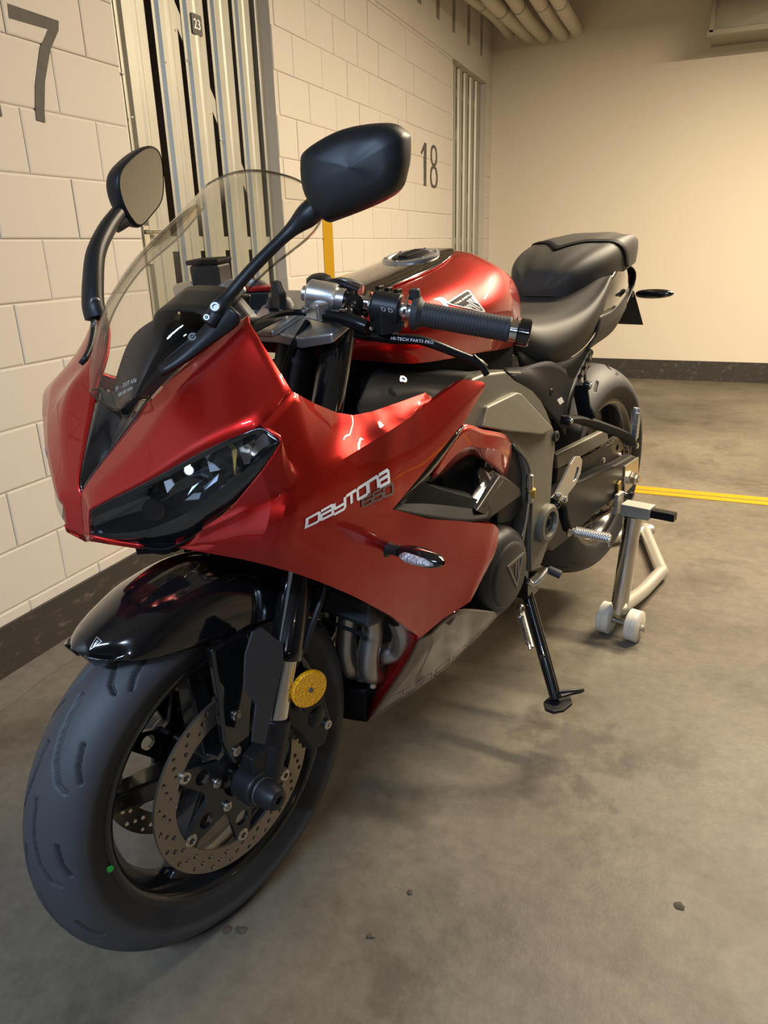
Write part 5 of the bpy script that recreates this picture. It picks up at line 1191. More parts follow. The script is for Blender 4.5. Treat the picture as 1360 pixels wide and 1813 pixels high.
# number-plate hanger with rear indicators
x = g_tube(cr([V(-1.47, 0, 0.76), V(-1.58, 0, 0.79), V(-1.64, 0, 0.785), V(-1.675, 0, 0.76)], 5), 0.022, 12, flat=0.5); hg = mk('plate_hanger', x[0], x[1], M_satin, bike)
x = g_prism([(-0.055, 0.69), (0.055, 0.69), (0.045, 0.80), (-0.045, 0.80)], lambda u, t, d: V(-1.665-(0.80-t)*0.6+d, u, t), 0, 0.004); mk('plate_board', x[0], x[1], M_satin, hg, bevel=0.002)
def indicator(base, d, name, parent, lens=True, L_=0.105):
    d = Vector(d).normalized(); base = Vector(base)
    x = g_lathe(base-d*0.004, d, [(0, 0.016), (0.006, 0.015), (0.010, 0.009), (0.020, 0.0075), (0.030, 0.009)], 18); st = mk(name, x[0], x[1], M_satin, parent)
    f = V(1, 0, 0)-d*d.x; f.normalize(); u = d.cross(f)
    rows = []
    for t, a, c in ((0.026, 0.006, 0.006), (0.034, 0.012, 0.0105), (0.055, 0.0155, 0.013), (0.078, 0.0145, 0.012), (0.094, 0.010, 0.008), (0.101, 0.003, 0.003)):
        rows.append([base+d*t*L_/0.105+f*(a*math.cos(q))+u*(c*math.sin(q)) for q in [2*math.pi*k/16 for k in range(16)]])
    x = g_surf(rows, 2, 3, closed_u=True); bd = mk('indicator_body', x[0], x[1], M_gloss, st, angle=0)
    if lens:
        rows = []
        for t, a, c in ((0.036, 0.014, 0.004), (0.044, 0.0168, 0.008), (0.062, 0.0172, 0.0092), (0.080, 0.0155, 0.007), (0.092, 0.0115, 0.002)):
            rows.append([base+d*t*L_/0.105+f*(a*max(0.55, math.cos(q*0.9)))+u*(c*math.sin(q)) for q in [math.pi/2*(-1+2*k/8) for k in range(9)]])
        x = g_surf(rows, 2, 4); mk('indicator_lens', x[0], x[1], M_lens, st, solid=0.002, angle=0)
    return st
for s in (1, -1): indicator(V(-1.60, 0.040*s, 0.800), (0.02, s, 0.03), 'rear_indicator', hg, lens=False, L_=0.145)
for s in (1, -1): indicator(V(-0.197, 0.252*s, 0.664), (0.03, s, 0.03), 'front_indicator', fair[0 if s > 0 else 1])

# ---- main frame, seat-side panels, pivot
def PX(P, y=None): return [Vector(q) for q in P]
def plate3(P, dy, m, name, parent, bevel=0.004, ang=30, two=True):
    """closed outline of 3D points on the left flank, given thickness dy towards the centre; also mirrored"""
    P = [Vector(q) for q in P]; n = len(P); Q = [V(q.x, q.y-dy, q.z) for q in P]
    vf = (P+Q, [tuple(range(n)), tuple(range(2*n-1, n-1, -1))]+[(k, (k+1) % n, n+(k+1) % n, n+k) for k in range(n)])
    if two: return both(name, vf, m, parent, bevel=bevel, angle=ang)
    return mk(name, vf[0], vf[1], m, parent, bevel=bevel, angle=ang)
FRP = [(-0.5081,0.178,0.7432), (-0.5163,0.178,0.7816), (-0.5771,0.17,0.8119), (-0.6225,0.166,0.8091), (-0.7007,0.16,0.7947), (-0.7736,0.158,0.7776), (-0.8423,0.155,0.722), (-0.8785,0.158,0.6697), (-0.9044,0.17,0.6112), (-0.8961,0.176,0.5767), (-0.8753,0.18,0.5378), (-0.8582,0.184,0.4705),
       (-0.8539,0.186,0.3747), (-0.8132,0.186,0.3284), (-0.7753,0.186,0.3277), (-0.7542,0.186,0.3393), (-0.7502,0.188,0.4311), (-0.7502,0.188,0.496), (-0.7414,0.19,0.5734), (-0.7271,0.19,0.6053), (-0.7158,0.186,0.6277), (-0.6812,0.184,0.662), (-0.5905,0.182,0.6967)]
frame = plate3(FRP, 0.045, M_frame, 'main_frame', bike, 0.007, 40)
PNL = [(-0.5978,0.184,0.7551), (-0.7131,0.182,0.7517), (-0.733,0.181,0.7442), (-0.8697,0.184,0.6312), (-0.8014,0.192,0.6404), (-0.662,0.195,0.6889), (-0.5637,0.193,0.7267)]
fpn = plate3(PNL, 0.016, mat('light grey frame panel', (0.21, 0.20, 0.16), 0.45, metal=0.3), 'frame_panel', bike, 0.004, 30)
FIN = [(-0.7499,0.188,0.7372), (-0.7641,0.188,0.7162), (-0.8257,0.19,0.6426), (-0.7816,0.193,0.6622), (-0.7423,0.192,0.6994)]
# front face of the down tube (bluish flank)
x = g_surf([[(-0.6734,0.192,0.661), (-0.7357,0.193,0.598), (-0.7544,0.191,0.5118), (-0.7515,0.19,0.4338), (-0.7556,0.188,0.3419)], [(-0.73,0.15,0.6322), (-0.7892,0.15,0.5625), (-0.8014,0.15,0.4855), (-0.8011,0.15,0.4032), (-0.8008,0.15,0.3173)]], 5, 3); both('frame_flank', x, M_frame, bike, solid=0.003)
pvc = V(*(-0.8225,0.19,0.4297)); pvc.y = 0.186
for s in (1, -1):
    x = g_lathe(V(pvc.x, 0.150*s, pvc.z), (0, s, 0), [(0, 0.044), (0.046, 0.044), (0.052, 0.038), (0.052, 0.029), (0.040, 0.027), (0.040, 0)], 36); pb_ = mk('pivot_boss', x[0], x[1], M_frame, frame[0 if s > 0 else 1])
    x = g_lathe(V(pvc.x, 0.186*s, pvc.z), (0, s, 0), [(0, 0.024), (0.008, 0.024), (0.010, 0.021), (0.010, 0.012), (0.004, 0.011), (0.004, 0)], 6); mk('pivot_nut', x[0], x[1], M_engine, pb_)
    bolt(V(*(-0.8978,0.172,0.6057))*1 if s > 0 else V((-0.8978,0.172,0.6057)[0], -(-0.8978,0.172,0.6057)[1], (-0.8978,0.172,0.6057)[2]), (0, s, 0), 0.012, frame[0 if s > 0 else 1], M_engine, 0.006)
# black bodywork between seat and frame
x = g_surf([[(-0.7533,0.13,0.7858), (-0.8186,0.135,0.7736), (-0.9405,0.138,0.7586), (-1.0859,0.125,0.6919)], [(-0.7084,0.158,0.7894), (-0.8173,0.155,0.7544), (-0.9458,0.15,0.6826), (-1.0686,0.13,0.642)], [(-0.7875,0.158,0.7362), (-0.8626,0.158,0.6803), (-0.9459,0.158,0.6117), (-1.0038,0.145,0.5723)]], 5, 5); both('side_panel', x, M_matt, bike, solid=0.003)
bolt((-0.9118,0.153,0.6993), (0, 1, 0.1), 0.0075, bike, M_satin, 0.004, 'panel_screw')
sk = [(-0.9454,0.149,0.6723), (-0.9679,0.149,0.6729), (-0.982,0.148,0.6586), (-0.9592,0.148,0.6569)]
mk('panel_sticker', [Vector(q)+V(0, 0.004, 0) for q in sk]+[Vector(q)+V(0, 0.003, 0) for q in sk], [(0, 1, 2, 3), (7, 6, 5, 4), (0, 4, 5, 1), (1, 5, 6, 2), (2, 6, 7, 3), (3, 7, 4, 0)], M_white, bike, smooth=False)
# dark mass between: airbox, engine block, headstock, radiator
b = MB().add(g_box((-0.60, 0, 0.80), (0.50, 0.21, 0.12))).add(g_box((-0.40, 0, 0.79), (0.14, 0.16, 0.20))); b.build('airbox', M_matt, bike, bevel=0.02)
b = MB().add(g_box((-0.63, 0, 0.42), (0.40, 0.30, 0.30))).add(g_box((-0.50, 0, 0.60), (0.22, 0.34, 0.24), Matrix.Rotation(-0.5, 3, 'Y'))).add(g_box((-0.80, 0, 0.40), (0.20, 0.24, 0.34))); b.build('engine_block', M_engine, bike, bevel=0.015, angle=40)
b = MB().add(g_box((-0.285, 0, 0.60), (0.045, 0.34, 0.26), Matrix.Rotation(-0.25, 3, 'Y'))); rad_ = b.build('radiator', M_engine, bike, bevel=0.006)
for k in range(16): v, f = g_box(V(-0.2635-0.25*(0.018*k-0.135), 0, 0.465+0.018*k), (0.004, 0.32, 0.006)); mk('radiator_fin', v, f, M_satin, rad_, smooth=False)
x = g_cyl((-0.235, 0, 0.72), (-0.345, 0, 0.965), 0.034, 24); mk('headstock', x[0], x[1], M_satin, bike)
for s in (1, -1):   # frame spars from headstock
    x = g_tube(cr([V(-0.30, 0.05*s, 0.80), V(-0.40, 0.105*s, 0.775), V(-0.52, 0.140*s, 0.735), V(-0.64, 0.150*s, 0.70)], 5), 0.036, 12, flat=0.8); mk('frame_spar', x[0], x[1], M_matt, bike)
# grey heat plate and clutch cable end beside the frame
HP = [(-0.6697,0.178,0.6613), (-0.7212,0.178,0.6272), (-0.7549,0.175,0.5533), (-0.7515,0.17,0.4891), (-0.7205,0.16,0.4666), (-0.6622,0.16,0.4843), (-0.6595,0.17,0.5867)]
plate3(HP, 0.02, M_engine, 'engine_side_plate', bike, 0.005)
ca = [(-0.7342,0.19,0.5821), (-0.7328,0.192,0.5519), (-0.7278,0.192,0.5222), (-0.7217,0.19,0.4858), (-0.7109,0.185,0.4275)]
x = g_tube(cr([Vector(q)+V(0.01, 0.01, 0) for q in ca], 5), 0.0032, 8); cc = mk('clutch_rod', x[0], x[1], M_steel, bike)
x = g_cyl(Vector(ca[0])+V(0.01, 0.012, 0), Vector(ca[2])+V(0.01, 0.012, 0), 0.0075, 16, 0.002); mk('cable_adjuster', x[0], x[1], M_steel, cc)
x = g_cyl(Vector(ca[1])+V(0.01, 0.012, 0), Vector(ca[1])+V(0.008, 0.012, -0.02), 0.0105, 16, 0.002); mk('adjuster_nut', x[0], x[1], M_goldpaint, cc)
# ---- engine covers (alternator side)
ec = V(*(-0.6335,0.205,0.3945))
for s in (1, -1):
    c_ = V(ec.x, 0, ec.z)
    x = g_lathe(V(c_.x, 0.125*s, c_.z), (0, s, 0), [(0, 0.098), (0.052, 0.096), (0.066, 0.090), (0.076, 0.078), (0.078, 0.070), (0.082, 0.066), (0.084, 0.060), (0.084, 0)], 48); cv = mk('engine_cover', x[0], x[1], M_engine, bike, angle=30)
    out = [(c_.x+0.03, c_.z+0.085), (c_.x+0.10, c_.z+0.02), (c_.x+0.125, c_.z-0.07), (c_.x+0.10, c_.z-0.105), (c_.x+0.01, c_.z-0.095)]
    x = g_prism(out, lambda u, t, d: V(u, d*s, t), 0.12, 0.165); mk('cover_lobe', x[0], x[1], M_engine, cv, bevel=0.010, angle=50)
    for a in (25, 80, 150, 215, 290, 335): bolt(V(c_.x+0.093*math.cos(math.radians(a)), 0.170*s, c_.z+0.093*math.sin(math.radians(a))), (0, s, 0), 0.007, cv, M_engine, 0.008)
    tri = [(c_.x+0.018, c_.z+0.030), (c_.x-0.052, c_.z+0.030), (c_.x-0.020, c_.z-0.040)]
    tri2 = [(c_.x-0.018+(a-c_.x+0.018)*0.72, c_.z+0.007+(t-c_.z-0.007)*0.72) for a, t in tri]
    x = g_plate([tri, tri2], lambda u, t, d: V(u, d*s, t), 0.2085, 0.2105); mk('cover_emblem', x[0], x[1], M_frame, cv, smooth=False)
    for k in (-0.006, 0.004):
        x = g_prism([(c_.x-0.018+k, c_.z+0.022), (c_.x-0.024+k, c_.z+0.022), (c_.x-0.022+k, c_.z-0.016), (c_.x-0.018+k, c_.z-0.010)], lambda u, t, d: V(u, d*s, t), 0.2085, 0.2105); mk('cover_emblem_bar', x[0], x[1], M_frame, cv, smooth=False)
# ---- exhaust headers
hd = [[(-0.319,0.055,0.4738), (-0.3074,0.05,0.4124), (-0.3007,0.045,0.3524), (-0.3184,0.035,0.2953), (-0.3792,0.02,0.2557)],
      [(-0.3125,0.1,0.4731), (-0.3198,0.1,0.4101), (-0.3052,0.095,0.3555), (-0.32,0.085,0.302), (-0.4131,0.05,0.2392)],
      [(-0.3409,0.145,0.4312), (-0.3497,0.145,0.3904), (-0.3574,0.125,0.3478), (-0.3491,0.095,0.3316), (-0.3687,0.06,0.3043)]]
hdr = None
for i, P in enumerate(hd):
    x = g_tube(cr(P, 7), 0.0205, 18); mk('exhaust_header', x[0], x[1], M_header, bike)
    x = g_lathe(P[0], V(*P[1])-V(*P[0]), [(-0.01, 0.026), (0.004, 0.026), (0.006, 0.022)], 18)
b = MB().add(g_tube(cr([(-0.3418,0.04,0.2866), (-0.4263,0.04,0.2412), V(-0.50, 0.02, 0.235), V(-0.62, 0.0, 0.23)], 6), [0.03]*6+[0.045]*6+[0.05]*7, 20)); b.build('exhaust_collector', M_header, bike)
x = g_cyl(V(*(-0.3272,0.08,0.285)), V(*(-0.3246,0.08,0.2656)), 0.010, 12, 0.002); mk('sensor_nut', x[0], x[1], M_steel, bike)
b = MB().add(g_box((-0.72, -0.14, 0.26), (0.34, 0.12, 0.13))); b.build('silencer', M_satin, bike, bevel=0.03)

# ---- rear wheel
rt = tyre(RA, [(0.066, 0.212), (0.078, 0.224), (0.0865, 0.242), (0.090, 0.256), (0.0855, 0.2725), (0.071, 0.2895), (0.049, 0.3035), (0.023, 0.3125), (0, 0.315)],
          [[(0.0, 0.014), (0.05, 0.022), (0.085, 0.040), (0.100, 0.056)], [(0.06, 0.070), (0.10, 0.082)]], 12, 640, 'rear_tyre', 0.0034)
x = g_lathe(RA, (0, 1, 0), [(0.072, 0.2195), (0.074, 0.214), (0.070, 0.204), (0.055, 0.198), (0.020, 0.186), (-0.020, 0.186), (-0.055, 0.198), (-0.070, 0.204), (-0.074, 0.214), (-0.072, 0.2195), (-0.05, 0.206), (0.05, 0.206), (0.072, 0.2195)], 80)
rrim = mk('rear_rim', x[0], x[1], M_rim, bike, angle=50)
for k in range(5): spoke(RA, 0.3+2*math.pi*k/5, 0.04, 0.188, 0.052, 0.034, 0.01, 0, 0.06, 0.04, rrim)
x = g_lathe(RA, (0, 1, 0), [(-0.07, 0.035), (-0.065, 0.05), (0.07, 0.05), (0.085, 0.04)], 32); mk('hub', x[0], x[1], M_rim, rrim)
# sprocket with teeth and holes
NT = 44; lp = []
for k in range(NT*4):
    a = 2*math.pi*k/(NT*4); lp.append((math.cos(a)*(0.106, 0.112, 0.112, 0.106)[k % 4], math.sin(a)*(0.106, 0.112, 0.112, 0.106)[k % 4]))
hol = [circ(0.080*math.cos(2*math.pi*k/10), 0.080*math.sin(2*math.pi*k/10), 0.011, 12) for k in range(10)]
x = g_plate([lp, circ(0, 0, 0.05, 24)]+hol, lambda u, t, d: RA+V(u, 0.098+d, t), -0.003, 0.003); spk = mk('rear_sprocket', x[0], x[1], M_chain, bike, smooth=False)
for k in range(5): bolt(RA+V(0.062*math.cos(1+2*math.pi*k/5), 0.101, 0.062*math.sin(1+2*math.pi*k/5)), (0, 1, 0), 0.008, spk, M_steel, 0.006)
# chain: one link after another along two runs and the sprocket arc
FS = V(-0.835, 0.098, 0.335); rF = 0.045; rR = 0.1095
path = []
dxy = RA-FS; dxy.y = 0; Ld = dxy.length; th0 = math.atan2(dxy.z, dxy.x); be = math.asin((rR-rF)/Ld)
def onc(c, r, a): return V(c.x+r*math.cos(a), 0.098, c.z+r*math.sin(a))
up = -1
aT = th0-math.pi/2-be   # top tangent (bike runs towards -X, so the upper side is here)
aB = th0+math.pi/2+be
path += [onc(FS, rF, aB).lerp(onc(RA, rR, aB), k/36) for k in range(36)]
na_ = 18
span = (aB-aT) % (2*math.pi)
path += [onc(RA, rR, aB-span*0+(-(span))*k/na_) for k in range(na_)] if math.cos((aB-span/2)-th0) > 0 else [onc(RA, rR, aB+(2*math.pi-span)*k/na_) for k in range(na_)]
path += [onc(RA, rR, aT).lerp(onc(FS, rF, aT), k/36) for k in range(37)]
acc = 0.0; links = [path[0]]
for a, c in zip(path[:-1], path[1:]):
    L_ = (c-a).length
    while acc+L_ >= 0.0159:
        t = (0.0159-acc)/L_; a = a.lerp(c, t); links.append(a.copy()); L_ = (c-a).length; acc = 0.0
    acc += L_
chn = empty('tmp'); bpy.data.objects.remove(chn)
b = MB()
lm_ = []
out = [(0.0085*math.cos(t)*0+x_, z_) for x_, z_, t in ()]
lo_ = [(-0.0085-0.0045, 0), (-0.012, 0.0042), (-0.0075, 0.0052), (0, 0.0036), (0.0075, 0.0052), (0.012, 0.0042), (0.013, 0), (0.012, -0.0042), (0.0075, -0.0052), (0, -0.0036), (-0.0075, -0.0052), (-0.012, -0.0042)]
vl = MB()
for yy in (-0.0085, 0.0062): vl.add(g_prism(lo_, lambda u, t, d: V(u, d, t), yy, yy+0.0023))
vl.add(g_cyl((0, -0.009, 0), (0, 0.009, 0), 0.0045, 8))
first = None
for a, c in zip(links[:-1], links[1:]):
    m_ = a.lerp(c, 0.5); ang = math.atan2(c.z-a.z, c.x-a.x)
    if first is None: first = vl.build('chain_link', M_chain, bike, smooth=False); o = first
    else: o = first.copy(); col.objects.link(o); o.parent = bike
    o.location = m_; o.rotation_euler = (0, -ang, 0)
# swingarm
for s in (1, -1):
    P = [(-0.86, 0.345), (-0.88, 0.43), (-1.00, 0.445), (-1.12, 0.420), (-1.24, 0.405), (-1.34, 0.385), (-1.46, 0.372), (-1.505, 0.350), (-1.510, 0.285), (-1.46, 0.268), (-1.34, 0.280), (-1.20, 0.290), (-1.05, 0.285), (-0.95, 0.29)]
    x = g_prism(P, lambda u, t, d: V(u, d*s, t), 0.112, 0.148); sa = mk('swingarm', x[0], x[1], M_engine_d, bike, bevel=0.010, angle=45)
    if s > 0:
        P2 = [(-0.90, 0.44), (-1.02, 0.50), (-1.20, 0.505), (-1.40, 0.50), (-1.40, 0.465), (-1.22, 0.46), (-1.05, 0.445), (-0.95, 0.40)]
        hg_ = [(-1.0026,0.125,0.5206), (-1.08,0.125,0.5129), (-1.2138,0.118,0.497), (-1.3248,0.118,0.487), (-1.3489,0.118,0.444), (-1.2257,0.122,0.458), (-1.0985,0.125,0.4696), (-1.0068,0.128,0.4807)]
        plate3(hg_, 0.02, M_frame, 'swingarm_brace', sa, 0.006, 40, two=False)
        cg = [(-1.0277,0.118,0.4748), (-1.114,0.118,0.4633), (-1.2426,0.115,0.4483), (-1.3729,0.112,0.4306), (-1.4075,0.112,0.3426), (-1.2221,0.118,0.3947), (-1.0916,0.122,0.4151), (-1.0074,0.124,0.4387)]
        plate3(cg, 0.006, M_satin, 'chain_guard', sa, 0.002, 40, two=False)
        bolt((-1.2994,0.121,0.4062), (0, 1, 0), 0.008, sa, M_steel, 0.004)
    x = g_prism([(-1.385, 0.365), (-1.49, 0.358), (-1.495, 0.285), (-1.39, 0.275)], lambda u, t, d: V(u, d*s, t), 0.146, 0.152); mk('adjuster_plate', x[0], x[1], M_steel, sa, bevel=0.002)
    x = g_lathe(V(-1.4256, 0.150*s, 0.315), (0, s, 0), [(0, 0.022), (0.006, 0.022), (0.008, 0.019), (0.022, 0.019), (0.022, 0.012), (0.030, 0.012), (0.030, 0.007)], 6); mk('axle_nut', x[0], x[1], M_steel, sa)
    x = g_lathe(V(-1.375, 0.148*s, 0.285), (0, s, -0.2), [(0, 0.010), (0.010, 0.008), (0.024, 0.008), (0.024, 0.015), (0.034, 0.015), (0.036, 0.012), (0.036, 0)], 20); mk('stand_bobbin', x[0], x[1], M_goldpaint if False else M_gloss, sa)
    x = g_prism([(-1.33, 0.33), (-1.35, 0.335), (-1.36, 0.24), (-1.345, 0.235)], lambda u, t, d: V(u, d*s, t), 0.150, 0.156); mk('adjuster_gauge', x[0], x[1], M_goldpaint, sa, bevel=0.001)
b = MB().add(g_box((-0.93, 0, 0.36), (0.16, 0.24, 0.10))); b.build('swingarm_bridge', M_satin, bike, bevel=0.012)
x = g_lathe(RA, (0, 1, 0), [(-0.15, 0.012), (0.15, 0.012)], 16); mk('rear_axle', x[0], x[1], M_steel, bike)
# hugger above the rear tyre's leading edge
rows = []
for a in (20, 45, 70, 95): rows.append([RA+V(0, y_, 0)+V(math.cos(math.radians(a)), 0, math.sin(math.radians(a)))*r_ for y_, r_ in ((-0.10, 0.300), (-0.07, 0.325), (0, 0.338), (0.07, 0.325), (0.10, 0.300))])
rows = rows[:2]
x = g_surf(rows, 4, 5); mk('rear_hugger', x[0], x[1], M_matt, bike, solid=0.003)
# ---- pillion peg hangers
for s in (1, -1):
    mm = lambda q: V(q[0], q[1]*s, q[2])
    b = MB()
    b.add(g_tube([mm((-1.0885,0.14,0.6721)), mm((-1.0968,0.148,0.6156)), mm((-1.1127,0.152,0.5862))], [0.020, 0.018, 0.023], 10, flat=0.5))
    b.add(g_tube([mm((-0.9621,0.15,0.622)), mm((-1.0482,0.152,0.5989)), mm((-1.1283,0.153,0.5675)), mm((-1.2581,0.16,0.5093)), mm((-1.3222,0.165,0.4782)), mm((-1.3765,0.168,0.4376))], [0.019, 0.018, 0.023, 0.022, 0.021, 0.018], 10, flat=0.55))
    hgr = b.build('pillion_hanger', M_matt, bike, angle=50)
    for q in ((-1.0725,0.15,0.6756), (-0.9568,0.158,0.6245)): bolt(mm(q)+V(0, 0.010*s, 0), (0, s, 0), 0.011, hgr, M_blackmetal, 0.014); bolt(mm(q)+V(0, 0.022*s, 0), (0, s, 0), 0.006, hgr, M_steel, 0.005)
    pA = mm((-1.3749,0.172,0.4337)); pB = mm((-1.3709,0.178,0.5413))
    # folded peg: a ribbed silver bar, tip up and back
    d_ = (pB-pA); b = MB().add(g_tube([pA, pA.lerp(pB, 0.25), pA.lerp(pB, 0.9), pB], [0.012, 0.010, 0.013, 0.008], 12, flat=0.7)); peg = b.build('pillion_peg', M_alu, hgr, angle=40)
    for k in range(12):
        q = pA.lerp(pB, 0.22+0.06*k)+V(0.004, 0.008*s, 0); v, f = g_box(q, (0.020, 0.008, 0.0035)); mk('peg_rib', v, f, M_alu, peg, smooth=False)
    bolt(pA+V(0, 0.012*s, 0), (0, s, 0), 0.008, peg, M_steel, 0.004)
# ---- rider footrest, heel guard, gear lever
for s in (1, -1):
    mm = lambda q: V(q[0], q[1]*s, q[2])
    b = MB().add(g_tube(cr([mm((-0.9,0.165,0.4464)), mm((-0.9369,0.17,0.4274)), mm((-0.9428,0.175,0.3927)), mm((-0.9553,0.18,0.3546))], 5), [0.014]*16, 10, flat=0.6)); ft_ = b.build('footrest_bracket', M_blackmetal, bike, angle=50)
    bolt(mm((-0.8858,0.172,0.4477))+V(0, 0.008*s, 0), (0, s, 0), 0.010, ft_, M_blackmetal, 0.010)
    a = mm((-0.9574,0.192,0.3535)); c_ = V(a.x-0.012, a.y+0.088*s, a.z-0.004)
    x = g_tube([a, a.lerp(c_, 0.1), c_], [0.009, 0.0105, 0.0115], 12, flat=0.75); pg = mk('footpeg', x[0], x[1], M_alu, ft_)
    for k in range(14):
        q = a.lerp(c_, 0.08+0.065*k); v, f = g_lathe(q, c_-a, [(0, 0.0105), (0.0012, 0.0128), (0.0028, 0.0128), (0.004, 0.0105)], 10); mk('peg_rib', v, f, M_alu, pg)
    x = g_cyl(c_+V(0, -0.004*s, -0.010), c_+V(0, -0.004*s, -0.022), 0.004, 8); mk('peg_feeler', x[0], x[1], M_steel, pg)
    bolt(mm((-0.9336,0.19,0.3631))+V(0.006, 0.006*s, 0), (0.3, s, 0), 0.009, ft_, M_steel, 0.005)
    hp = [(-0.8733,0.186,0.4789), (-0.9064,0.186,0.5009), (-0.9445,0.188,0.5263), (-0.9676,0.188,0.5364), (-0.9954,0.188,0.5286), (-1.0087,0.188,0.5143), (-1.0005,0.187,0.4844), (-0.974,0.187,0.4654), (-0.9346,0.186,0.4557), (-0.9323,0.186,0.441), (-0.9116,0.186,0.4462), (-0.888,0.186,0.4594)]
    hs = [(-0.9797,0.186,0.5084), (-0.9923,0.186,0.5013), (-0.9754,0.186,0.479), (-0.9602,0.186,0.4787)]
    c0 = Vector(hp[0]); lp = [[(q[0], q[2]) for q in hp], [(q[0], q[2]) for q in hs]]
    x = g_plate(lp, lambda u, t, d: V(u, (0.186+d)*s, t), -0.003, 0.003); hgd = mk('heel_guard', x[0], x[1], M_alu, ft_, smooth=False, bevel=0.001)
    for q in ((-0.8879,0.19,0.47), (-0.9176,0.19,0.4503)): bolt(mm(q), (0, s, 0), 0.007, hgd, M_steel, 0.004)
gl_ = cr([(-0.7671,0.175,0.307), (-0.7763,0.18,0.2952), (-0.792,0.19,0.3019), (-0.8233,0.195,0.3144)], 6)
x = g_tube(gl_, 0.0065, 10); gvl = mk('gear_lever', x[0], x[1], M_alu, bike)
gA = V(*(-0.8233,0.195,0.3144)); gB = V(*(-0.8274,0.225,0.3061))
x = g_tube([gA, gA.lerp(gB, 0.1), gB], [0.007, 0.0095, 0.0098], 14); mk('lever_rubber', x[0], x[1], M_grip, gvl)
# ---- side stand
kA = V(*(-0.7912,0.155,0.2716)); kB = V(*(-0.6895,0.285,0.0778))
b = MB().add(g_tube([kA, kA.lerp(kB, 0.08), kB], [0.017, 0.0145, 0.0135], 18)).add(g_box(kA+V(0, 0, 0.01), (0.05, 0.04, 0.05))); ks = b.build('side_stand', M_gloss, bike, angle=45)
ft3 = [(-0.042, -0.012), (-0.02, -0.026), (0.03, -0.026), (0.046, -0.006), (0.046, 0.010), (0.02, 0.026), (-0.02, 0.022), (-0.042, 0.008)]
x = g_prism(ft3, lambda u, t, d: kB+V(-u*0.9, t+0.004, d-0.010-u*0.10), -0.005, 0.004); mk('stand_foot', x[0], x[1], M_satin, ks, bevel=0.002)
x = g_tube(cr([kB+V(0.0, 0.006, 0.022), kB+V(-0.022, 0.028, 0.020), kB+V(-0.045, 0.040, 0.012), kB+V(-0.050, 0.034, 0.002), kB+V(-0.030, 0.018, 0.002), kB+V(-0.008, 0.006, 0.004)], 6), 0.0038, 10); mk('stand_tang', x[0], x[1], M_satin, ks)
sA = V(*(-0.7406,0.165,0.2444)); sB = V(*(-0.6614,0.235,0.2072))
hel = []
for k in range(161):
    t = k/160.0; q = sA.lerp(sB, 0.14+0.72*t); a = t*2*math.pi*20
    dd, uu, ww = basis(sB-sA); hel.append(q+(uu*math.cos(a)+ww*math.sin(a))*0.0062)
x = g_tube(hel, 0.0016, 6); sp_ = mk('stand_spring', x[0], x[1], M_steel, ks)
for a, c in ((0, 0.15), (0.85, 1)): x = g_tube([sA.lerp(sB, a), sA.lerp(sB, c)], 0.0028, 8); mk('spring_hook', x[0], x[1], M_steel, sp_)
x = g_tube([sA+V(-0.012, 0.0, 0.0), sB+V(-0.010, 0, 0)], 0.005, 8, flat=0.5); mk('spring_plate', x[0], x[1], M_darkalu, ks)
x = g_cyl(kB.lerp(kA, 0.42)+V(0, 0, -0.004), kB.lerp(kA, 0.42)+V(0.018, 0.010, -0.004), 0.007, 12); mk('spring_post', x[0], x[1], M_gloss, ks)
bolt(sA+V(0, 0.002, 0.004), (0.2, 1, 0), 0.010, ks, M_steel, 0.010)

# ---- lettering on the fairing: DAYTONA in squared strokes, 660 behind it in grey
def glyph_strokes(ch):
    return {'D': [[(0, 0), (0, 1), (0.9, 1), (1.0, 0.85), (1.0, 0.15), (0.9, 0), (0, 0)]],
            'a': [[(0, 1), (0.88, 1), (1.0, 0.85), (1.0, 0), (0.12, 0), (0, 0.12), (0, 0.42), (0.1, 0.54), (1.0, 0.54)]],
            'y': [[(0, 1), (0, 0.55), (0.12, 0.42), (1.0, 0.42)], [(1.0, 1), (1.0, 0.05), (0.88, -0.12), (0.0, -0.12)]],
            'T': [[(0, 1), (1.0, 1)], [(0.5, 1), (0.5, 0)]],
            'o': [[(0.1, 0), (0, 0.12), (0, 0.88), (0.1, 1), (0.9, 1), (1, 0.88), (1, 0.12), (0.9, 0), (0.1, 0)]],
            'n': [[(0, 0), (0, 1), (0.88, 1), (1, 0.88), (1, 0)]],
            '6': [[(1, 1), (0.12, 1), (0, 0.88), (0, 0.12), (0.12, 0), (0.9, 0), (1, 0.12), (1, 0.44), (0.9, 0.55), (0, 0.55)]],
            '0': [[(0.1, 0), (0, 0.12), (0, 0.88), (0.1, 1), (0.9, 1), (1, 0.88), (1, 0.12), (0.9, 0), (0.1, 0)]],
            'S': [[(1, 1), (0.1, 1), (0, 0.9), (0, 0.6), (0.1, 0.5), (0.9, 0.5), (1, 0.4), (1, 0.1), (0.9, 0), (0, 0)]]}[ch]
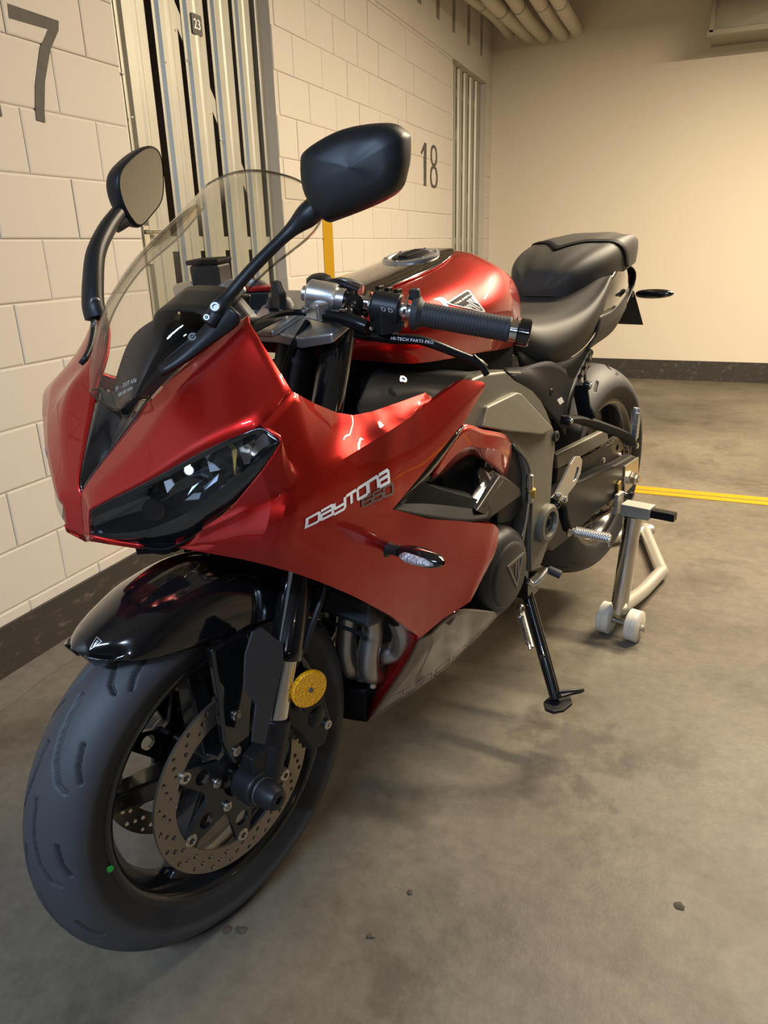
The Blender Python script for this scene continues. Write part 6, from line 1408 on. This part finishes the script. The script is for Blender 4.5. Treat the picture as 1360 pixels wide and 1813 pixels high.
def word_mesh(word, wd, ht, gap, th):
    v = []; f = []; xo = 0.0
    for ch in word:
        for st in glyph_strokes(ch):
            P = [Vector((xo+a*wd, c*ht, 0)) for a, c in st]; closed = (P[0]-P[-1]).length < 1e-6
            if closed: P = P[:-1]
            n = len(P); L_, R_ = [], []
            for i in range(n):
                a = P[i-1] if (i > 0 or closed) else None; c = P[(i+1) % n] if (i < n-1 or closed) else None
                d1 = (P[i]-a).normalized() if a is not None else None; d2 = (c-P[i]).normalized() if c is not None else None
                d1 = d1 if d1 is not None else d2; d2 = d2 if d2 is not None else d1
                n1 = Vector((-d1.y, d1.x, 0)); n2 = Vector((-d2.y, d2.x, 0)); m_ = (n1+n2)
                m_ = m_.normalized()/max(0.5, m_.normalized().dot(n1)); L_.append(P[i]+m_*th/2); R_.append(P[i]-m_*th/2)
            b0 = len(v); v += L_+R_
            for i in range(n if closed else n-1): j = (i+1) % n; f.append((b0+i, b0+j, b0+n+j, b0+n+i))
        xo += wd+gap
    return v, f, xo-gap
def fit_word(word, c00, c10, c01, c11, m, name, th=0.20, gap=0.16, wd=1.15):
    v, f, W_ = word_mesh(word, wd, 1.0, gap, th)
    c00, c10, c01, c11 = (Vector(q) for q in (c00, c10, c01, c11))
    for side in (0, 1):
        P = []
        for q in v:
            a, t = q.x/W_, q.y
            if side: a = 1-a
            P.append((c00*(1-a)+c10*a)*(1-t)+(c01*(1-a)+c11*a)*t)
        if side: P = [V(q.x, -q.y, q.z) for q in P]
        vf = drape((P, f), fair[side], (0, -1 if side == 0 else 1, 0), 0.0026, 0.012); mk(name, vf[0], vf[1], m, fair[side], smooth=True, angle=0)
fit_word('DayTona', (-0.0402,0.26,0.764), (-0.2066,0.26,0.7631), (-0.0421,0.26,0.7746), (-0.2087,0.26,0.7799), M_white, 'lettering', 0.28)
fit_word('660', (-0.1449,0.26,0.75), (-0.2119,0.26,0.7443), (-0.1465,0.26,0.7608), (-0.2137,0.26,0.7589), M_greydecal, 'lettering_number', 0.26, 0.2)
# outlined lettering on the belly pan
def pan_word(word, c00, c10, c01, c11):
    v, f, W_ = word_mesh(word, 1.9, 1.0, 0.5, 0.09)
    c00, c10, c01, c11 = (Vector(q) for q in (c00, c10, c01, c11)); P = []
    for q in v: a, t = q.x/W_, q.y; P.append((c00*(1-a)+c10*a)*(1-t)+(c01*(1-a)+c11*a)*t)
    vf = drape((P, f), pan[0], (-0.2, -1, 0.25), 0.0028, 0.02); mk('pan_lettering', vf[0], vf[1], mat('silver outline', (0.45, 0.43, 0.38), 0.4), pan[0], smooth=True, angle=0)
pan_word('Tn00S', (-0.3636,0.1,0.2157), (-0.589,0.16,0.2627), (-0.3502,0.11,0.2425), (-0.5772,0.165,0.2823))
# small triangular badge on the mudguard tip
def em_small():
    P = [V(*(0.1306,0.02,0.6212)), V(*(0.1189,0.025,0.6099)), V(*(0.1414,0.02,0.6061))]
    c = sum(P, Vector())/3; o1 = P; o2 = [c+(q-c)*0.84 for q in P]
    vf = drape((o1+o2, [(0, 1, 4, 3), (1, 2, 5, 4), (2, 0, 3, 5)]), mud, (-0.75, -0.35, -0.45), 0.0028); em = mk('mudguard_badge', vf[0], vf[1], M_alu, mud, smooth=False)
    for k in (0.25, 0.55):
        q = [P[0].lerp(P[1], k), P[0].lerp(P[1], k+0.18), P[2].lerp(P[1], k*0.3+0.18), P[2].lerp(P[1], k*0.3+0.10)]
        q = [c+(r_-c)*0.62 for r_ in q]; vf = drape((q, [(0, 1, 2, 3)]), mud, (-0.75, -0.35, -0.45), 0.0028); mk('badge_stripe', vf[0], vf[1], M_alu, em, smooth=False)
em_small()

# ============================================================ PADDOCK STAND
STAND_O = (-0.28254, 2.15942, 0.0); STAND_YAW = -1.843670
stand = empty('paddock_stand', STAND_O, STAND_YAW)
tag(stand, 'tubular silver paddock stand on white rollers holding up the rear wheel', 'paddock stand')
for s in (1, -1):
    mm = lambda q: V(q[0], q[1]*s, q[2])
    foot = mm((0.1224,0.2094,0.075)); top = mm((0.0948,0.215,0.363)); top.y = 0.205*s; foot.y = 0.198*s
    x = g_tube(cr([foot, foot.lerp(top, 0.5), top], 6), [0.024]*10+[0.024, 0.026, 0.028], 20); po = mk('upright', x[0], x[1], M_chrome, stand)
    b0 = top+V(0, 0, 0.016)
    b = MB().add(g_box(b0+V(0.0, 0.010*s, 0.004), (0.050, 0.080, 0.034))); br = b.build('cradle_block', M_galv, po, bevel=0.003)
    b = MB().add(g_box(b0+V(0.0, 0.075*s, 0.004), (0.028, 0.075, 0.022))); b.build('cradle_bar', M_blackmetal, br, bevel=0.002)
    b = MB().add(g_box(b0+V(0.0, -0.045*s, 0.014), (0.044, 0.012, 0.060))); b.build('cradle_hook', M_galv, br, bevel=0.003)
    # roller pair
    ax0 = V(foot.x, foot.y-0.055*s, 0.046); ax1 = V(foot.x, foot.y+0.075*s, 0.046)
    x = g_cyl(ax0, ax1, 0.009, 14); mk('roller_axle', x[0], x[1], M_steel, po)
    for yy in (-0.052, 0.030):
        c = V(foot.x, foot.y+yy*s, 0.046)
        x = g_lathe(c, (0, s, 0), [(0, 0.012), (0, 0.038), (0.004, 0.046), (0.016, 0.046), (0.018, 0.044), (0.020, 0.046), (0.034, 0.046), (0.038, 0.038), (0.038, 0.012), (0.026, 0.011), (0.012, 0.011), (0, 0.012)], 32); rl = mk('roller', x[0], x[1], M_roller, stand, angle=35)
    x = g_lathe(ax1+V(0, 0.0, 0), (0, s, 0), [(0, 0.013), (0.008, 0.013), (0.008, 0)], 6); mk('roller_nut', x[0], x[1], M_steel, po)
    # ground tube going back
    q1 = mm((-0.3213,0.177,0.03)); q2 = mm((-0.6807,-0.0142,0.03))
    x = g_tube(cr([foot+V(0, 0.005*s, 0.015), foot.lerp(q1, 0.5)+V(0, 0, -0.006), q1.lerp(foot, 0.10), q1, q1.lerp(q2, 0.12), q1.lerp(q2, 0.6), q2], 6), 0.021, 18); mk('ground_tube', x[0], x[1], M_stand, stand)
qa = mm((-0.6807,-0.0142,0.03)); 
x = g_tube([V(qa.x, abs(qa.y), 0.03), V(qa.x, -abs(qa.y), 0.03)], 0.021, 18); mk('cross_tube', x[0], x[1], M_stand, stand)
